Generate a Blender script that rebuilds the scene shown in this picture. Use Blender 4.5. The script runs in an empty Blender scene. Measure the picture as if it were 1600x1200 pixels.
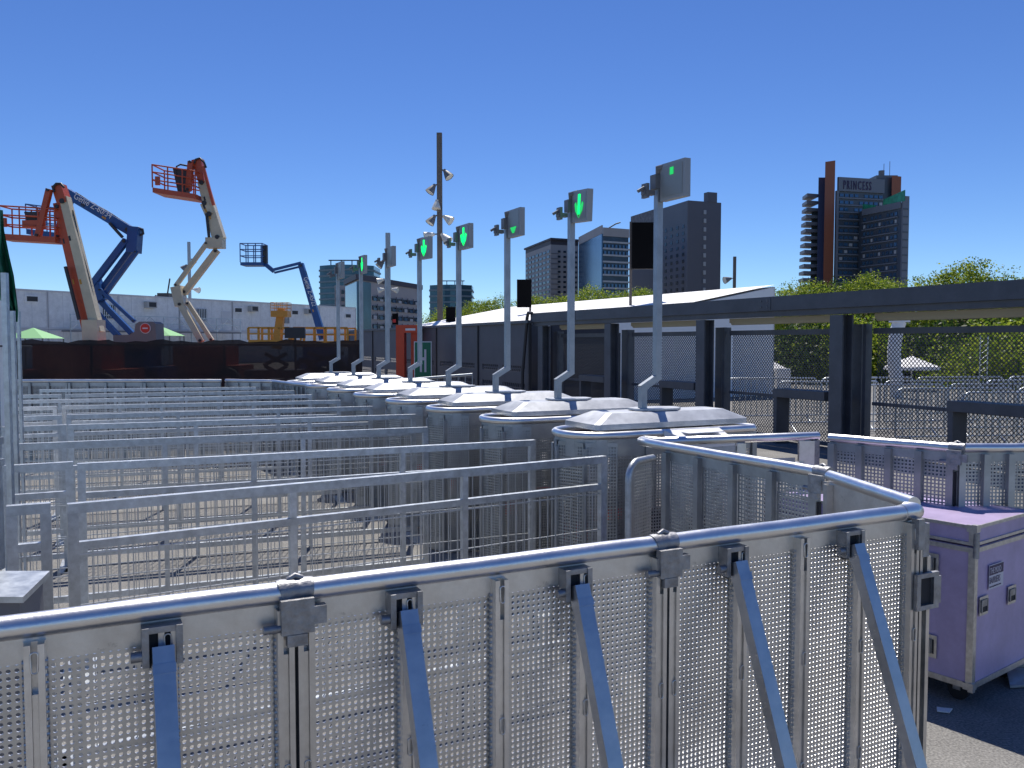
import bpy, math, random
from mathutils import Vector, Matrix
random.seed(7)
R = math.radians
scene = bpy.context.scene
col = scene.collection

# ---------------------------------------------------------------- camera
HC = 1.73
PITCH = R(2.78)
cam = bpy.data.cameras.new('camera'); cam_o = bpy.data.objects.new('camera', cam); col.objects.link(cam_o)
cam.sensor_width = 36; cam.lens = 36*1340/1600; cam.clip_end = 6000; cam.clip_start = 0.05
cam_o.location = (0, 0, HC); cam_o.rotation_euler = (R(90)-PITCH, 0, 0)
scene.camera = cam_o
# ---------------------------------------------------------------- world, sun, exposure
SUN_EL, SUN_AZ = R(61), R(-2)            # azimuth from +Y towards +X
w = bpy.data.worlds.new('World'); scene.world = w; w.use_nodes = True
nt = w.node_tree; nt.nodes.clear()
sky = nt.nodes.new('ShaderNodeTexSky'); sky.sky_type = 'NISHITA'; sky.sun_disc = False
sky.sun_elevation = SUN_EL; sky.sun_rotation = SUN_AZ
sky.altitude = 1500; sky.air_density = 0.9; sky.dust_density = 0.0; sky.ozone_density = 2.0
bg = nt.nodes.new('ShaderNodeBackground'); bg.inputs['Strength'].default_value = 0.105
wo = nt.nodes.new('ShaderNodeOutputWorld')
hs = nt.nodes.new('ShaderNodeHueSaturation'); hs.inputs['Hue'].default_value = 0.513; hs.inputs['Saturation'].default_value = 1.15
nt.links.new(sky.outputs[0], hs.inputs['Color']); tint = nt.nodes.new('ShaderNodeMix'); tint.data_type = 'RGBA'; tint.blend_type = 'MULTIPLY'; tint.inputs[0].default_value = 1; tint.inputs[7].default_value = (0.62, 0.79, 0.93, 1)
nt.links.new(hs.outputs[0], tint.inputs[6]); nt.links.new(tint.outputs[2], bg.inputs[0]); nt.links.new(bg.outputs[0], wo.inputs[0])
sl = bpy.data.lights.new('sun', 'SUN'); sl.energy = 4.2; sl.angle = R(0.5); sl.color = (1, 0.95, 0.87)
so = bpy.data.objects.new('sun', sl); col.objects.link(so)
d = Vector((math.sin(SUN_AZ)*math.cos(SUN_EL), math.cos(SUN_AZ)*math.cos(SUN_EL), math.sin(SUN_EL)))
so.rotation_euler = d.to_track_quat('Z', 'Y').to_euler()
scene.view_settings.view_transform = 'Standard'; scene.view_settings.look = 'None'
scene.view_settings.exposure = 0.35; scene.view_settings.gamma = 1.0
scene.view_settings.use_curve_mapping = False

# ---------------------------------------------------------------- measuring helpers (survey of the place)
def ray(px, py):
    x = (px-800)/1340; y = (600-py)/1340
    return Vector((x, math.cos(PITCH)+math.sin(PITCH)*y, -math.sin(PITCH)+math.cos(PITCH)*y))
def P(px, py, D):
    r = ray(px, py); return Vector((r.x/r.y*D, D, HC+r.z/r.y*D))
def G(px, py, h):
    r = ray(px, py); t = (h-HC)/r.z; return Vector((r.x*t, r.y*t, h))
UA = R(26.5)
U = Vector((math.cos(UA), math.sin(UA), 0)); V = Vector((-math.sin(UA), math.cos(UA), 0))

# ---------------------------------------------------------------- materials
def mat(name, base, rough=0.5, metal=0.0, noise=0.0, nscale=20, bump=0.0, bscale=60, rvar=0.0, emit=None, estr=0,
        detail=6, orand=0, alpha=None, trans=0, spec=None, stretch=None, spots=None):
    m = bpy.data.materials.new(name); m.use_nodes = True
    n = m.node_tree.nodes; l = m.node_tree.links; b = n['Principled BSDF']
    b.inputs['Base Color'].default_value = (*base, 1); b.inputs['Roughness'].default_value = rough
    b.inputs['Metallic'].default_value = metal
    if spec is not None: b.inputs['Specular IOR Level'].default_value = spec
    tc = n.new('ShaderNodeTexCoord'); src = tc.outputs['Object']
    if stretch:
        mp = n.new('ShaderNodeMapping'); mp.inputs['Scale'].default_value = stretch
        l.new(src, mp.inputs[0]); src = mp.outputs[0]
    if noise or rvar:
        t = n.new('ShaderNodeTexNoise'); t.inputs['Scale'].default_value = nscale; t.inputs['Detail'].default_value = detail
        t.inputs['Roughness'].default_value = 0.65
        l.new(src, t.inputs['Vector'])
        if noise:
            cr = n.new('ShaderNodeValToRGB'); cr.color_ramp.elements[0].position = 0.28; cr.color_ramp.elements[1].position = 0.72
            cr.color_ramp.elements[0].color = (*[max(0, c*(1-noise)) for c in base], 1)
            cr.color_ramp.elements[1].color = (*[min(1, c*(1+noise)) for c in base], 1)
            l.new(t.outputs['Fac'], cr.inputs[0]); l.new(cr.outputs[0], b.inputs['Base Color'])
        if rvar:
            mr = n.new('ShaderNodeMapRange'); mr.inputs['To Min'].default_value = rough-rvar; mr.inputs['To Max'].default_value = rough+rvar
            l.new(t.outputs['Fac'], mr.inputs[0]); l.new(mr.outputs[0], b.inputs['Roughness'])
    if bump:
        t2 = n.new('ShaderNodeTexNoise'); t2.inputs['Scale'].default_value = bscale; t2.inputs['Detail'].default_value = 5
        l.new(src, t2.inputs['Vector'])
        bp = n.new('ShaderNodeBump'); bp.inputs['Strength'].default_value = bump; bp.inputs['Distance'].default_value = 0.01
        l.new(t2.outputs['Fac'], bp.inputs['Height']); l.new(bp.outputs[0], b.inputs['Normal'])
    if orand:
        oi = n.new('ShaderNodeObjectInfo'); m2 = n.new('ShaderNodeMapRange'); m2.inputs['To Min'].default_value = 1-orand; m2.inputs['To Max'].default_value = 1+orand
        l.new(oi.outputs['Random'], m2.inputs[0])
        # broad smudges and scuffs
        t3 = n.new('ShaderNodeTexNoise'); t3.inputs['Scale'].default_value = 2.3; t3.inputs['Detail'].default_value = 8; t3.inputs['Roughness'].default_value = 0.75; l.new(tc.outputs['Object'], t3.inputs['Vector'])
        m3 = n.new('ShaderNodeMapRange'); m3.inputs['From Min'].default_value = .3; m3.inputs['From Max'].default_value = .7; m3.inputs['To Min'].default_value = .78; m3.inputs['To Max'].default_value = 1.12
        l.new(t3.outputs['Fac'], m3.inputs[0])
        mu = n.new('ShaderNodeMath'); mu.operation = 'MULTIPLY'; l.new(m2.outputs[0], mu.inputs[0]); l.new(m3.outputs[0], mu.inputs[1])
        mxx = n.new('ShaderNodeMix'); mxx.data_type = 'RGBA'; mxx.blend_type = 'MULTIPLY'; mxx.inputs[0].default_value = 1
        lk = b.inputs['Base Color'].links
        if lk: l.new(lk[0].from_socket, mxx.inputs[6])
        else: mxx.inputs[6].default_value = (*base, 1)
        l.new(mu.outputs[0], mxx.inputs[7]); l.new(mxx.outputs[2], b.inputs['Base Color'])
    if emit: b.inputs['Emission Color'].default_value = (*emit, 1); b.inputs['Emission Strength'].default_value = estr
    if alpha is not None: b.inputs['Alpha'].default_value = alpha
    return m
M = {}
M['tube'] = mat('brushed_aluminium_tube', (0.78, 0.775, 0.77), 0.35, 1.0, noise=0.08, nscale=9, rvar=0.10, bump=0.05, bscale=120)
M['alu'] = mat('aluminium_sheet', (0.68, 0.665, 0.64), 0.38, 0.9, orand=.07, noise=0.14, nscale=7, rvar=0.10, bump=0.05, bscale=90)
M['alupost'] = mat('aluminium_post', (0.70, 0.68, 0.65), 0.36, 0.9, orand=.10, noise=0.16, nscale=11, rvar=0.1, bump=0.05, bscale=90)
M['alumid'] = mat('reflection_darkened_aluminium', (0.42, 0.435, 0.445), 0.45, 0.9, orand=.12, noise=0.18, nscale=6, rvar=0.1)  # dark lane reflections of the mid-distance panels put into the base colour
M['alud'] = mat('dull_aluminium_casting', (0.33, 0.33, 0.34), 0.5, 0.85, noise=0.35, nscale=25, rvar=0.12, bump=0.3, bscale=60)
M['aludark'] = mat('grimy_aluminium', (0.11, 0.11, 0.12), 0.55, 0.7, noise=0.3, nscale=25)
M['brace'] = mat('painted_aluminium_brace', (0.44, 0.46, 0.50), 0.33, 0.95, noise=0.12, nscale=14, rvar=0.08, bump=0.03)
M['roof'] = mat('zinc_roof_sheet', (0.46, 0.475, 0.50), 0.45, 0.35, orand=.10, noise=0.25, nscale=5, rvar=0.12, bump=0.06, bscale=25)
M['galv'] = mat('galvanised_steel', (0.56, 0.59, 0.61), 0.40, 0.78, orand=.1, noise=0.22, nscale=22, rvar=0.1)
M['wire'] = mat('galvanised_wire', (0.55, 0.57, 0.58), 0.4, 0.8)
M['pole'] = mat('galvanised_pole', (0.36, 0.39, 0.42), 0.48, 0.7, noise=0.15, nscale=12)
M['plate'] = mat('aluminium_footplate', (0.55, 0.55, 0.56), 0.45, 0.75, noise=0.15, nscale=14, rvar=0.1, bump=0.25, bscale=45)
M['dark'] = mat('dark_rubber', (0.02, 0.02, 0.022), 0.7)
M['slot'] = mat('slot_shadow_black', (0.03, 0.03, 0.033), 0.8)
M['red'] = mat('red_plastic', (0.50, 0.02, 0.015), 0.4)
M['gatesteel'] = mat('anthracite_painted_steel', (0.075, 0.083, 0.102), 0.45, 0.0, orand=.08, noise=0.18, nscale=3, bump=0.03)
M['gatemesh'] = mat('anthracite_wire_mesh', (0.06, 0.065, 0.075), 0.5, 0.2)
M['wallgrey'] = mat('grey_cladding', (0.085, 0.088, 0.105), 0.55, 0.1, noise=0.12, nscale=1.5)
M['orange'] = mat('orange_red_portal_paint', (0.62, 0.07, 0.02), 0.45, noise=0.08, nscale=3)
M['green'] = mat('dark_green_sign', (0.01, 0.16, 0.08), 0.5)
M['white'] = mat('white_tent_fabric', (0.84, 0.83, 0.81), 0.7, noise=0.03, nscale=1.2, bump=0.1, bscale=1.5)
M['whitepaint'] = mat('white_paint', (0.78, 0.78, 0.78), 0.5, noise=0.05)
M['tentshade'] = mat('tent_interior_shade', (0.05, 0.05, 0.055), 0.8, noise=0.3, nscale=1)  # tone stands for the shade inside the open tent
M['cream'] = mat('cream_machine_paint', (0.60, 0.52, 0.36), 0.4, noise=0.12, nscale=3)
M['ormach'] = mat('orange_machine_paint', (0.48, 0.075, 0.025), 0.42, noise=0.15, nscale=3)
M['blue'] = mat('blue_machine_paint', (0.012, 0.075, 0.25), 0.38, noise=0.15, nscale=3)
M['yellow'] = mat('yellow_machine_paint', (0.55, 0.26, 0.03), 0.45, noise=0.1)
M['machdark'] = mat('machine_dark_grey', (0.03, 0.03, 0.035), 0.5)
M['machgrey'] = mat('machine_grey', (0.16, 0.16, 0.17), 0.5)
M['cabin'] = mat('cabin_white_panel', (0.80, 0.79, 0.77), 0.55, orand=.05, noise=0.06, nscale=0.6)
M['cabinframe'] = mat('cabin_frame_panel', (0.62, 0.61, 0.61), 0.5)
M['ac'] = mat('aircon_plastic', (0.45, 0.44, 0.42), 0.6)
M['black'] = mat('matt_black_screen', (0.005, 0.005, 0.006), 0.9, spec=0.1)
M['mast'] = mat('weathered_mast_steel', (0.15, 0.125, 0.11), 0.6, 0.3, noise=0.2, nscale=2)
M['lampgrey'] = mat('floodlight_grey', (0.16, 0.16, 0.17), 0.5)
M['lampwhite'] = mat('floodlight_reflector', (0.7, 0.68, 0.62), 0.35)
M['purple'] = mat('lilac_laminate', (0.47, 0.38, 0.58), 0.42, orand=.02, noise=0.12, nscale=4, rvar=0.06, bump=0.02)
def wear(m, scale, stretch, thr, colr, amt):
    n = m.node_tree.nodes; l = m.node_tree.links; b = n['Principled BSDF']; tc = n.new('ShaderNodeTexCoord'); mp = n.new('ShaderNodeMapping'); mp.inputs['Scale'].default_value = stretch; mp.inputs['Rotation'].default_value = (.4, .7, .3)
    t = n.new('ShaderNodeTexNoise'); t.inputs['Scale'].default_value = scale; t.inputs['Detail'].default_value = 9; t.inputs['Roughness'].default_value = .7
    l.new(tc.outputs['Object'], mp.inputs[0]); l.new(mp.outputs[0], t.inputs['Vector'])
    mr = n.new('ShaderNodeMapRange'); mr.inputs['From Min'].default_value = thr; mr.inputs['From Max'].default_value = thr+.04; mr.inputs['To Max'].default_value = amt; l.new(t.outputs['Fac'], mr.inputs[0])
    mx = n.new('ShaderNodeMix'); mx.data_type = 'RGBA'; l.new(mr.outputs[0], mx.inputs[0]); lk = b.inputs['Base Color'].links
    if lk: l.new(lk[0].from_socket, mx.inputs[6])
    else: mx.inputs[6].default_value = b.inputs['Base Color'].default_value
    mx.inputs[7].default_value = (*colr, 1); l.new(mx.outputs[2], b.inputs['Base Color'])
wear(M['purple'], 5, (1, 9, 1), .66, (.62, .58, .66), .5)
wear(M['gatesteel'], 3, (1, 1, 1), .66, (.16, .16, .16), .5)
wear(M['cream'], 2.5, (1, 1, 1), .62, (.30, .22, .13), .6)
wear(M['ormach'], 2.5, (1, 1, 1), .62, (.16, .05, .03), .6)
wear(M['blue'], 2.5, (1, 1, 1), .64, (.10, .14, .22), .5)
wear(M['alu'], 9, (1, 1, 1), .64, (.30, .29, .28), .5)
wear(M['tube'], 14, (1, 1, 1), .66, (.45, .44, .43), .6)
wear(M['brace'], 12, (1, 1, 1), .66, (.22, .22, .22), .6)
M['casealu'] = mat('case_edge_aluminium', (0.55, 0.54, 0.52), 0.4, 0.85, noise=0.25, nscale=30, rvar=0.1)
M['sticker'] = mat('white_sticker', (0.62, 0.60, 0.66), 0.5)
M['ink'] = mat('dark_violet_ink', (0.035, 0.02, 0.08), 0.5)
M['tarp'] = mat('green_tarpaulin', (0.02, 0.20, 0.11), 0.45, noise=0.5, nscale=4, bump=0.6, bscale=9)
M['lightgreen'] = mat('light_green_tent', (0.24, 0.52, 0.22), 0.7)
M['led'] = mat('green_led', (0.0, 0.3, 0.05), 0.4, emit=(0.0, 1.0, 0.16), estr=1.6)
M['led2'] = mat('green_led_fading', (0.02, 0.12, 0.04), 0.4, emit=(0.02, 1.0, 0.2), estr=0.5)
M['display'] = mat('grey_display_window', (0.26, 0.28, 0.27), 0.35)
M['dispbox'] = mat('grey_display_housing', (0.33, 0.34, 0.34), 0.5, 0.2)
M['paint'] = mat('faded_white_line', (0.55, 0.54, 0.51), 0.8, noise=0.2, nscale=15)
M['bark'] = mat('bark', (0.14, 0.10, 0.07), 0.9, noise=0.4, nscale=6)
M['lightbeige'] = mat('beige_housing', (0.40, 0.37, 0.28), 0.6)

# scrim: woven dark fabric, partly see-through
def scrim():
    m = mat('brown_black_scrim', (0.022, 0.013, 0.011), 0.85)
    n = m.node_tree.nodes; l = m.node_tree.links; b = n['Principled BSDF']
    tc = n.new('ShaderNodeTexCoord'); t = n.new('ShaderNodeTexNoise'); t.inputs['Scale'].default_value = 1.1; t.inputs['Detail'].default_value = 7
    l.new(tc.outputs['Object'], t.inputs['Vector'])
    cr = n.new('ShaderNodeValToRGB'); e = cr.color_ramp.elements
    e[0].position = 0.35; e[0].color = (0.008, 0.007, 0.009, 1); e[1].position = 0.75; e[1].color = (0.045, 0.017, 0.012, 1)
    l.new(t.outputs['Fac'], cr.inputs[0]); l.new(cr.outputs[0], b.inputs['Base Color'])
    b.inputs['Alpha'].default_value = 0.94
    return m
M['scrim'] = scrim()
# ground
def ground_mat():
    m = mat('worn_asphalt_paving', (0.2, 0.19, 0.18), 0.85, spec=0.3)
    n = m.node_tree.nodes; l = m.node_tree.links; b = n['Principled BSDF']
    tc = n.new('ShaderNodeTexCoord')
    a = n.new('ShaderNodeTexNoise'); a.inputs['Scale'].default_value = 0.7; a.inputs['Detail'].default_value = 8
    c = n.new('ShaderNodeTexNoise'); c.inputs['Scale'].default_value = 90; c.inputs['Detail'].default_value = 3
    v = n.new('ShaderNodeTexVoronoi'); v.inputs['Scale'].default_value = 160
    for t in (a, c, v): l.new(tc.outputs['Object'], t.inputs['Vector'])
    cr = n.new('ShaderNodeValToRGB'); a.inputs['Roughness'].default_value = .7; cr.color_ramp.elements[0].color = (0.15, 0.145, 0.14, 1); cr.color_ramp.elements[1].color = (0.31, 0.30, 0.285, 1)
    cr.color_ramp.elements[0].position = .3; cr.color_ramp.elements[1].position = .7
    l.new(a.outputs['Fac'], cr.inputs[0])
    c2 = n.new('ShaderNodeValToRGB'); c2.color_ramp.elements[0].color = (0.55, 0.55, 0.55, 1); c2.color_ramp.elements[1].color = (1.25, 1.25, 1.22, 1)
    c2.color_ramp.elements[0].position = .3; c2.color_ramp.elements[1].position = .7
    l.new(c.outputs['Fac'], c2.inputs[0])
    mx = n.new('ShaderNodeMix'); mx.data_type = 'RGBA'; mx.blend_type = 'MULTIPLY'; mx.inputs[0].default_value = 1
    l.new(cr.outputs[0], mx.inputs[6]); l.new(c2.outputs[0], mx.inputs[7]); l.new(mx.outputs[2], b.inputs['Base Color'])
    bp = n.new('ShaderNodeBump'); bp.inputs['Strength'].default_value = 0.5; bp.inputs['Distance'].default_value = 0.006
    l.new(v.outputs['Distance'], bp.inputs['Height']); l.new(bp.outputs[0], b.inputs['Normal'])
    return m
M['ground'] = ground_mat()
def leafmat(name, c0, c1, c2):
    m = bpy.data.materials.new(name); m.use_nodes = True
    n = m.node_tree.nodes; l = m.node_tree.links; b = n['Principled BSDF']; b.inputs['Roughness'].default_value = 0.5
    g = n.new('ShaderNodeNewGeometry'); cr = n.new('ShaderNodeValToRGB'); e = cr.color_ramp.elements
    e[0].color = (*c0, 1); e[1].color = (*c2, 1); k = e.new(0.5); k.color = (*c1, 1)
    l.new(g.outputs['Random Per Island'], cr.inputs[0]); l.new(cr.outputs[0], b.inputs['Base Color'])
    tr = n.new('ShaderNodeBsdfTranslucent'); l.new(cr.outputs[0], tr.inputs[0])
    mx = n.new('ShaderNodeMixShader'); mx.inputs[0].default_value = 0.55
    l.new(b.outputs[0], mx.inputs[1]); l.new(tr.outputs[0], mx.inputs[2]); l.new(mx.outputs[0], n['Material Output'].inputs[0])
    return m
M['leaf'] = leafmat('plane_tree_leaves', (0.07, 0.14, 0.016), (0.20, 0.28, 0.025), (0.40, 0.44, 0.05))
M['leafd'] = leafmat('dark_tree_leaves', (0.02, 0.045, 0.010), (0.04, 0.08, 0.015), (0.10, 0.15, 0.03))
# buildings
M['b_glassgreen'] = mat('blue_green_curtain_glass', (0.05, 0.12, 0.16), 0.2, 0.35, noise=0.3, nscale=0.12)
M['b_glassblue'] = mat('blue_curtain_glass', (0.06, 0.13, 0.22), 0.18, 0.4, noise=0.25, nscale=0.1)
M['b_glassdark'] = mat('dark_window_glass', (0.03, 0.045, 0.065), 0.2, 0.3, noise=0.5, nscale=0.25)
M['b_slab'] = mat('pale_floor_band', (0.38, 0.39, 0.41), 0.6)
M['b_slabg'] = mat('green_grey_floor_band', (0.14, 0.20, 0.23), 0.5)
M['b_stone'] = mat('beige_grey_facade', (0.33, 0.31, 0.31), 0.7, noise=0.08, nscale=0.1)
M['b_roofdark'] = mat('dark_roof_slab', (0.05, 0.045, 0.06), 0.6)
M['b_tower'] = mat('slate_tower_cladding', (0.115, 0.115, 0.135), 0.6, noise=0.06, nscale=0.08)
M['b_tower2'] = mat('slate_lit_face_tone', (0.15, 0.155, 0.18), 0.6, noise=0.06, nscale=0.08)  # paler slate copy: the left face's extra light put into the colour
M['b_net'] = mat('speckled_roof_screen', (0.14, 0.13, 0.14), 0.6, noise=0.7, nscale=0.8)
M['b_hotel'] = mat('hotel_grey_panel', (0.15, 0.165, 0.20), 0.5)
M['b_hoteldark'] = mat('hotel_dark_facade', (0.075, 0.09, 0.115), 0.4, 0.2)
M['b_orange'] = mat('hotel_orange_fin', (0.27, 0.085, 0.04), 0.6)
M['b_navy'] = mat('hotel_navy_fin', (0.03, 0.05, 0.12), 0.5)
M['b_greenglass'] = mat('hotel_green_glass_rail', (0.03, 0.28, 0.16), 0.25, noise=0.5, nscale=0.5)

# ---------------------------------------------------------------- mesh helpers
class MB:
    def __init__(s): s.v = []; s.f = []; s.sm = []
    def quadmesh(s, vs, fs, smooth=False):
        b = len(s.v); s.v += [tuple(v) for v in vs]; s.f += [tuple(i+b for i in f) for f in fs]; s.sm += [smooth]*len(fs); return s
    def box(s, x0, x1, y0, y1, z0, z1, mtx=None):
        vs = [Vector((x, y, z)) for z in (z0, z1) for y in (y0, y1) for x in (x0, x1)]
        if mtx: vs = [mtx @ v for v in vs]
        return s.quadmesh(vs, [(0, 2, 3, 1), (4, 5, 7, 6), (0, 1, 5, 4), (2, 6, 7, 3), (0, 4, 6, 2), (1, 3, 7, 5)])
    def bar(s, a, b, w, h, up=(0, 0, 1)):
        a = Vector(a); b = Vector(b); d = (b-a).normalized(); up = Vector(up)
        if abs(d.dot(up)) > 0.98: up = Vector((0, 1, 0))
        sd = d.cross(up).normalized(); u2 = sd.cross(d).normalized()
        vs = [p+sd*i*w/2+u2*j*h/2 for p in (a, b) for i, j in ((-1, -1), (1, -1), (1, 1), (-1, 1))]
        return s.quadmesh(vs, [(0, 1, 2, 3), (7, 6, 5, 4), (0, 4, 5, 1), (1, 5, 6, 2), (2, 6, 7, 3), (3, 7, 4, 0)])
    def tube(s, path, r, n=10, cap=True, closed=False, r2=None):
        path = [Vector(p) for p in path]; rings = []; N = len(path)
        up = None
        for i, p in enumerate(path):
            if closed: t = (path[(i+1) % N]-path[i-1]).normalized()
            else: t = (path[min(i+1, N-1)]-path[max(i-1, 0)]).normalized()
            if up is None:
                up = Vector((0, 0, 1)) if abs(t.z) < 0.95 else Vector((0, 1, 0))
            sd = t.cross(up).normalized(); u2 = sd.cross(t).normalized(); up = u2
            rr = r if r2 is None else r+(r2-r)*i/max(1, N-1)
            rings.append([p+sd*math.cos(2*math.pi*k/n)*rr+u2*math.sin(2*math.pi*k/n)*rr for k in range(n)])
        vs = [v for rg in rings for v in rg]; fs = []
        for i in range(N if closed else N-1):
            j = (i+1) % N
            for k in range(n):
                fs.append((i*n+k, i*n+(k+1) % n, j*n+(k+1) % n, j*n+k))
        s.quadmesh(vs, fs, True)
        if cap and not closed:
            s.quadmesh(rings[0], [tuple(range(n))[::-1]]); s.quadmesh(rings[-1], [tuple(range(n))])
        return s
    def prism(s, pts, axis_vec):
        n = len(pts); a = [Vector(p) for p in pts]; b = [p+Vector(axis_vec) for p in a]
        return s.quadmesh(a+b, [tuple(range(n))[::-1], tuple(range(n, 2*n))]+[(i, (i+1) % n, n+(i+1) % n, n+i) for i in range(n)])
    def mesh(s, name):
        me = bpy.data.meshes.new(name); me.from_pydata(s.v, [], s.f)
        if any(s.sm): me.polygons.foreach_set('use_smooth', s.sm)
        me.update(); return me
    def build(s, name, m, parent=None, **kw):
        return link(name, s.mesh(name), m, parent, **kw)
def link(name, me, m=None, parent=None, loc=None, rz=0, kind=None, label=None):
    o = bpy.data.objects.new(name, me); col.objects.link(o)
    if m and me and not me.materials: me.materials.append(m)
    if parent: o.parent = parent
    if loc is not None: o.location = loc
    if rz: o.rotation_euler[2] = rz
    if kind: o['kind'] = kind
    if label: o['label'] = label
    return o
def thing(name, label, cat, loc=(0, 0, 0), rz=0, group=None):
    o = bpy.data.objects.new(name, None); col.objects.link(o); o.location = loc; o.rotation_euler[2] = rz
    o.empty_display_size = 0.1
    o['label'] = label; o['category'] = cat
    if group: o['group'] = group
    return o
def tag(o, label, cat, group=None):
    o['label'] = label; o['category'] = cat
    if group: o['group'] = group
    return o
KIDS = {}
def kids(o):
    return [c for c in col.objects if c.parent == o]
def copy_tree(root, parent=None, cache=None):
    if cache is None:
        cache = {}
        for c in col.objects:
            if c.parent: cache.setdefault(c.parent.name, []).append(c)
    r = root.copy(); col.objects.link(r)
    if parent: r.parent = parent
    for ch in cache.get(root.name, []): copy_tree(ch, r, cache)
    return r
def text_mesh(s, size, depth=0.002, narrow=1.0, align='LEFT', spacing=1.0):
    cu = bpy.data.curves.new('lettering', 'FONT'); cu.body = s; cu.size = size; cu.extrude = depth; cu.align_x = align
    cu.space_character = spacing
    cu.resolution_u = 3
    o = bpy.data.objects.new('lettering', cu); col.objects.link(o)
    dg = bpy.context.evaluated_depsgraph_get(); dg.update()
    me = bpy.data.meshes.new_from_object(o.evaluated_get(dg)); bpy.data.objects.remove(o); bpy.data.curves.remove(cu)
    me.materials.clear()
    # x right, y up -> x right, z up, facing -y
    for v in me.vertices: v.co = (v.co.x*narrow, -v.co.z, v.co.y)
    return me

# perforated sheet: x 0..nx*p, z 0..nz*p, front faces -y, each hole with a rolled lip behind
def perf(nx, nz, p, r, seg, lip, mx=0.0, ztop=0.0, zbot=0.0, flange=0, name='perforated_sheet'):
    V_, F_ = [], []
    offs = {8: [(1, 0), (1, 1), (0, 1), (-1, 1), (-1, 0), (-1, -1), (0, -1), (1, -1)],
            4: [(1, 1), (-1, 1), (-1, -1), (1, -1)]}[seg]
    cols = [('f', i) for i in range(nx)]
    def add(cx, cz, tf):
        b = len(V_)
        for (a, c) in offs: V_.append(tf(cx+a*p/2, 0, cz+c*p/2))
        for (a, c) in offs:
            L = math.hypot(a, c); V_.append(tf(cx+a/L*r, 0, cz+c/L*r))
        for (a, c) in offs:
            L = math.hypot(a, c); V_.append(tf(cx+a/L*r, lip, cz+c/L*r))
        for k in range(seg):
            k2 = (k+1) % seg
            F_.append((b+k2, b+k, b+seg+k, b+seg+k2)); F_.append((b+seg+k2, b+seg+k, b+2*seg+k, b+2*seg+k2))
    ident = lambda x, y, z: (x, y, z)
    for i in range(nx):
        for j in range(nz): add(mx+(i+.5)*p, zbot+(j+.5)*p, ident)
    if flange:  # folded edge at both sides, towards the viewer (-y)
        W = 2*mx+nx*p
        for i in range(flange):
            for j in range(nz):
                add(0, zbot+(j+.5)*p, lambda x, y, z, i=i: (W-y, -(i+.5)*p-x, z))
                add(0, zbot+(j+.5)*p, lambda x, y, z, i=i: (0+y, -(i+.5)*p+x, z))
    W = 2*mx+nx*p; H = zbot+nz*p+ztop
    def q(x0, x1, z0, z1):
        b = len(V_); V_.extend([(x0, 0, z0), (x1, 0, z0), (x1, 0, z1), (x0, 0, z1)]); F_.append((b, b+1, b+2, b+3))
    if mx: q(0, mx, 0, H); q(W-mx, W, 0, H)
    if zbot: q(mx, W-mx, 0, zbot)
    if ztop: q(mx, W-mx, H-ztop, H)
    me = bpy.data.meshes.new(name); me.from_pydata(V_, [], F_); me.update(); return me

# ================================================================ SETTING
g = MB(); g.quadmesh([(-3000, -60, 0), (3000, -60, 0), (3000, 5000, 0), (-3000, 5000, 0)], [(0, 1, 2, 3)])
go = g.build('ground', M['ground'], kind='structure')
# expansion joints and faded lane lines of the paved forecourt
for k, (t, wd, mt) in enumerate([(1.6, .03, 'paint'), (3.7, .03, 'paint'), (6.1, .05, 'paint')]):
    b = MB(); a = Vector((-3.0, 3.4, 0.004))+V*t
    b.prism([a-U*9, a+U*5, a+U*5+V*wd, a-U*9+V*wd], (0, 0, 0.002)); o = b.build('painted_line', M[mt], kind='structure')

# ================================================================ FOREGROUND BARRIERS
PT = .0148
near_sheet = perf(13, 71, PT, .0047, 8, .005, mx=.0065, ztop=.012, zbot=.03, flange=1)
near_sheet.materials.append(M['alu'])
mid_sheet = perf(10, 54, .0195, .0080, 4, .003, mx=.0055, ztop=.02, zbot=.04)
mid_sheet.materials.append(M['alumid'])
SW = 2*.0065+13*PT      # sheet width .2054

def pill(mb, x, y, z, w, h):
    pts = []
    for k in range(12):
        a = math.pi*k/6; s_ = (h-w)/2*(1 if math.sin(a) >= 0 else -1)
        pts.append((x+math.cos(a)*w/2, y, z+math.sin(a)*w/2+s_))
    mb.tube(pts, .0018, 5, closed=True)
def post_mesh(h0, h1, wd=.040, slots=True, hi=True):
    b = MB()
    b.box(-wd/2, wd/2, -.010, .0, h0, h1)
    if hi:
        b.box(-wd/2+.002, -wd/2+.014, -.034, -.010, h0, h1); b.box(wd/2-.014, wd/2-.002, -.034, -.010, h0, h1)
        b.box(-.0055, .0055, -.028, -.0102, h0+.03, h1-.1)
    else:
        b.box(-wd/2+.002, wd/2-.002, -.030, -.010, h0, h1)
    if slots and hi:
        for z in (h1-.035, .78, .44): pill(b, 0, -.036, z, .013, .042)
    return b.mesh('post')
pm_near = post_mesh(.03, 1.145); pm_near.materials.append(M['alupost'])
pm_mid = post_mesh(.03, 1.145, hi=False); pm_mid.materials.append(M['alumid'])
L1 = 1.0
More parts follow.
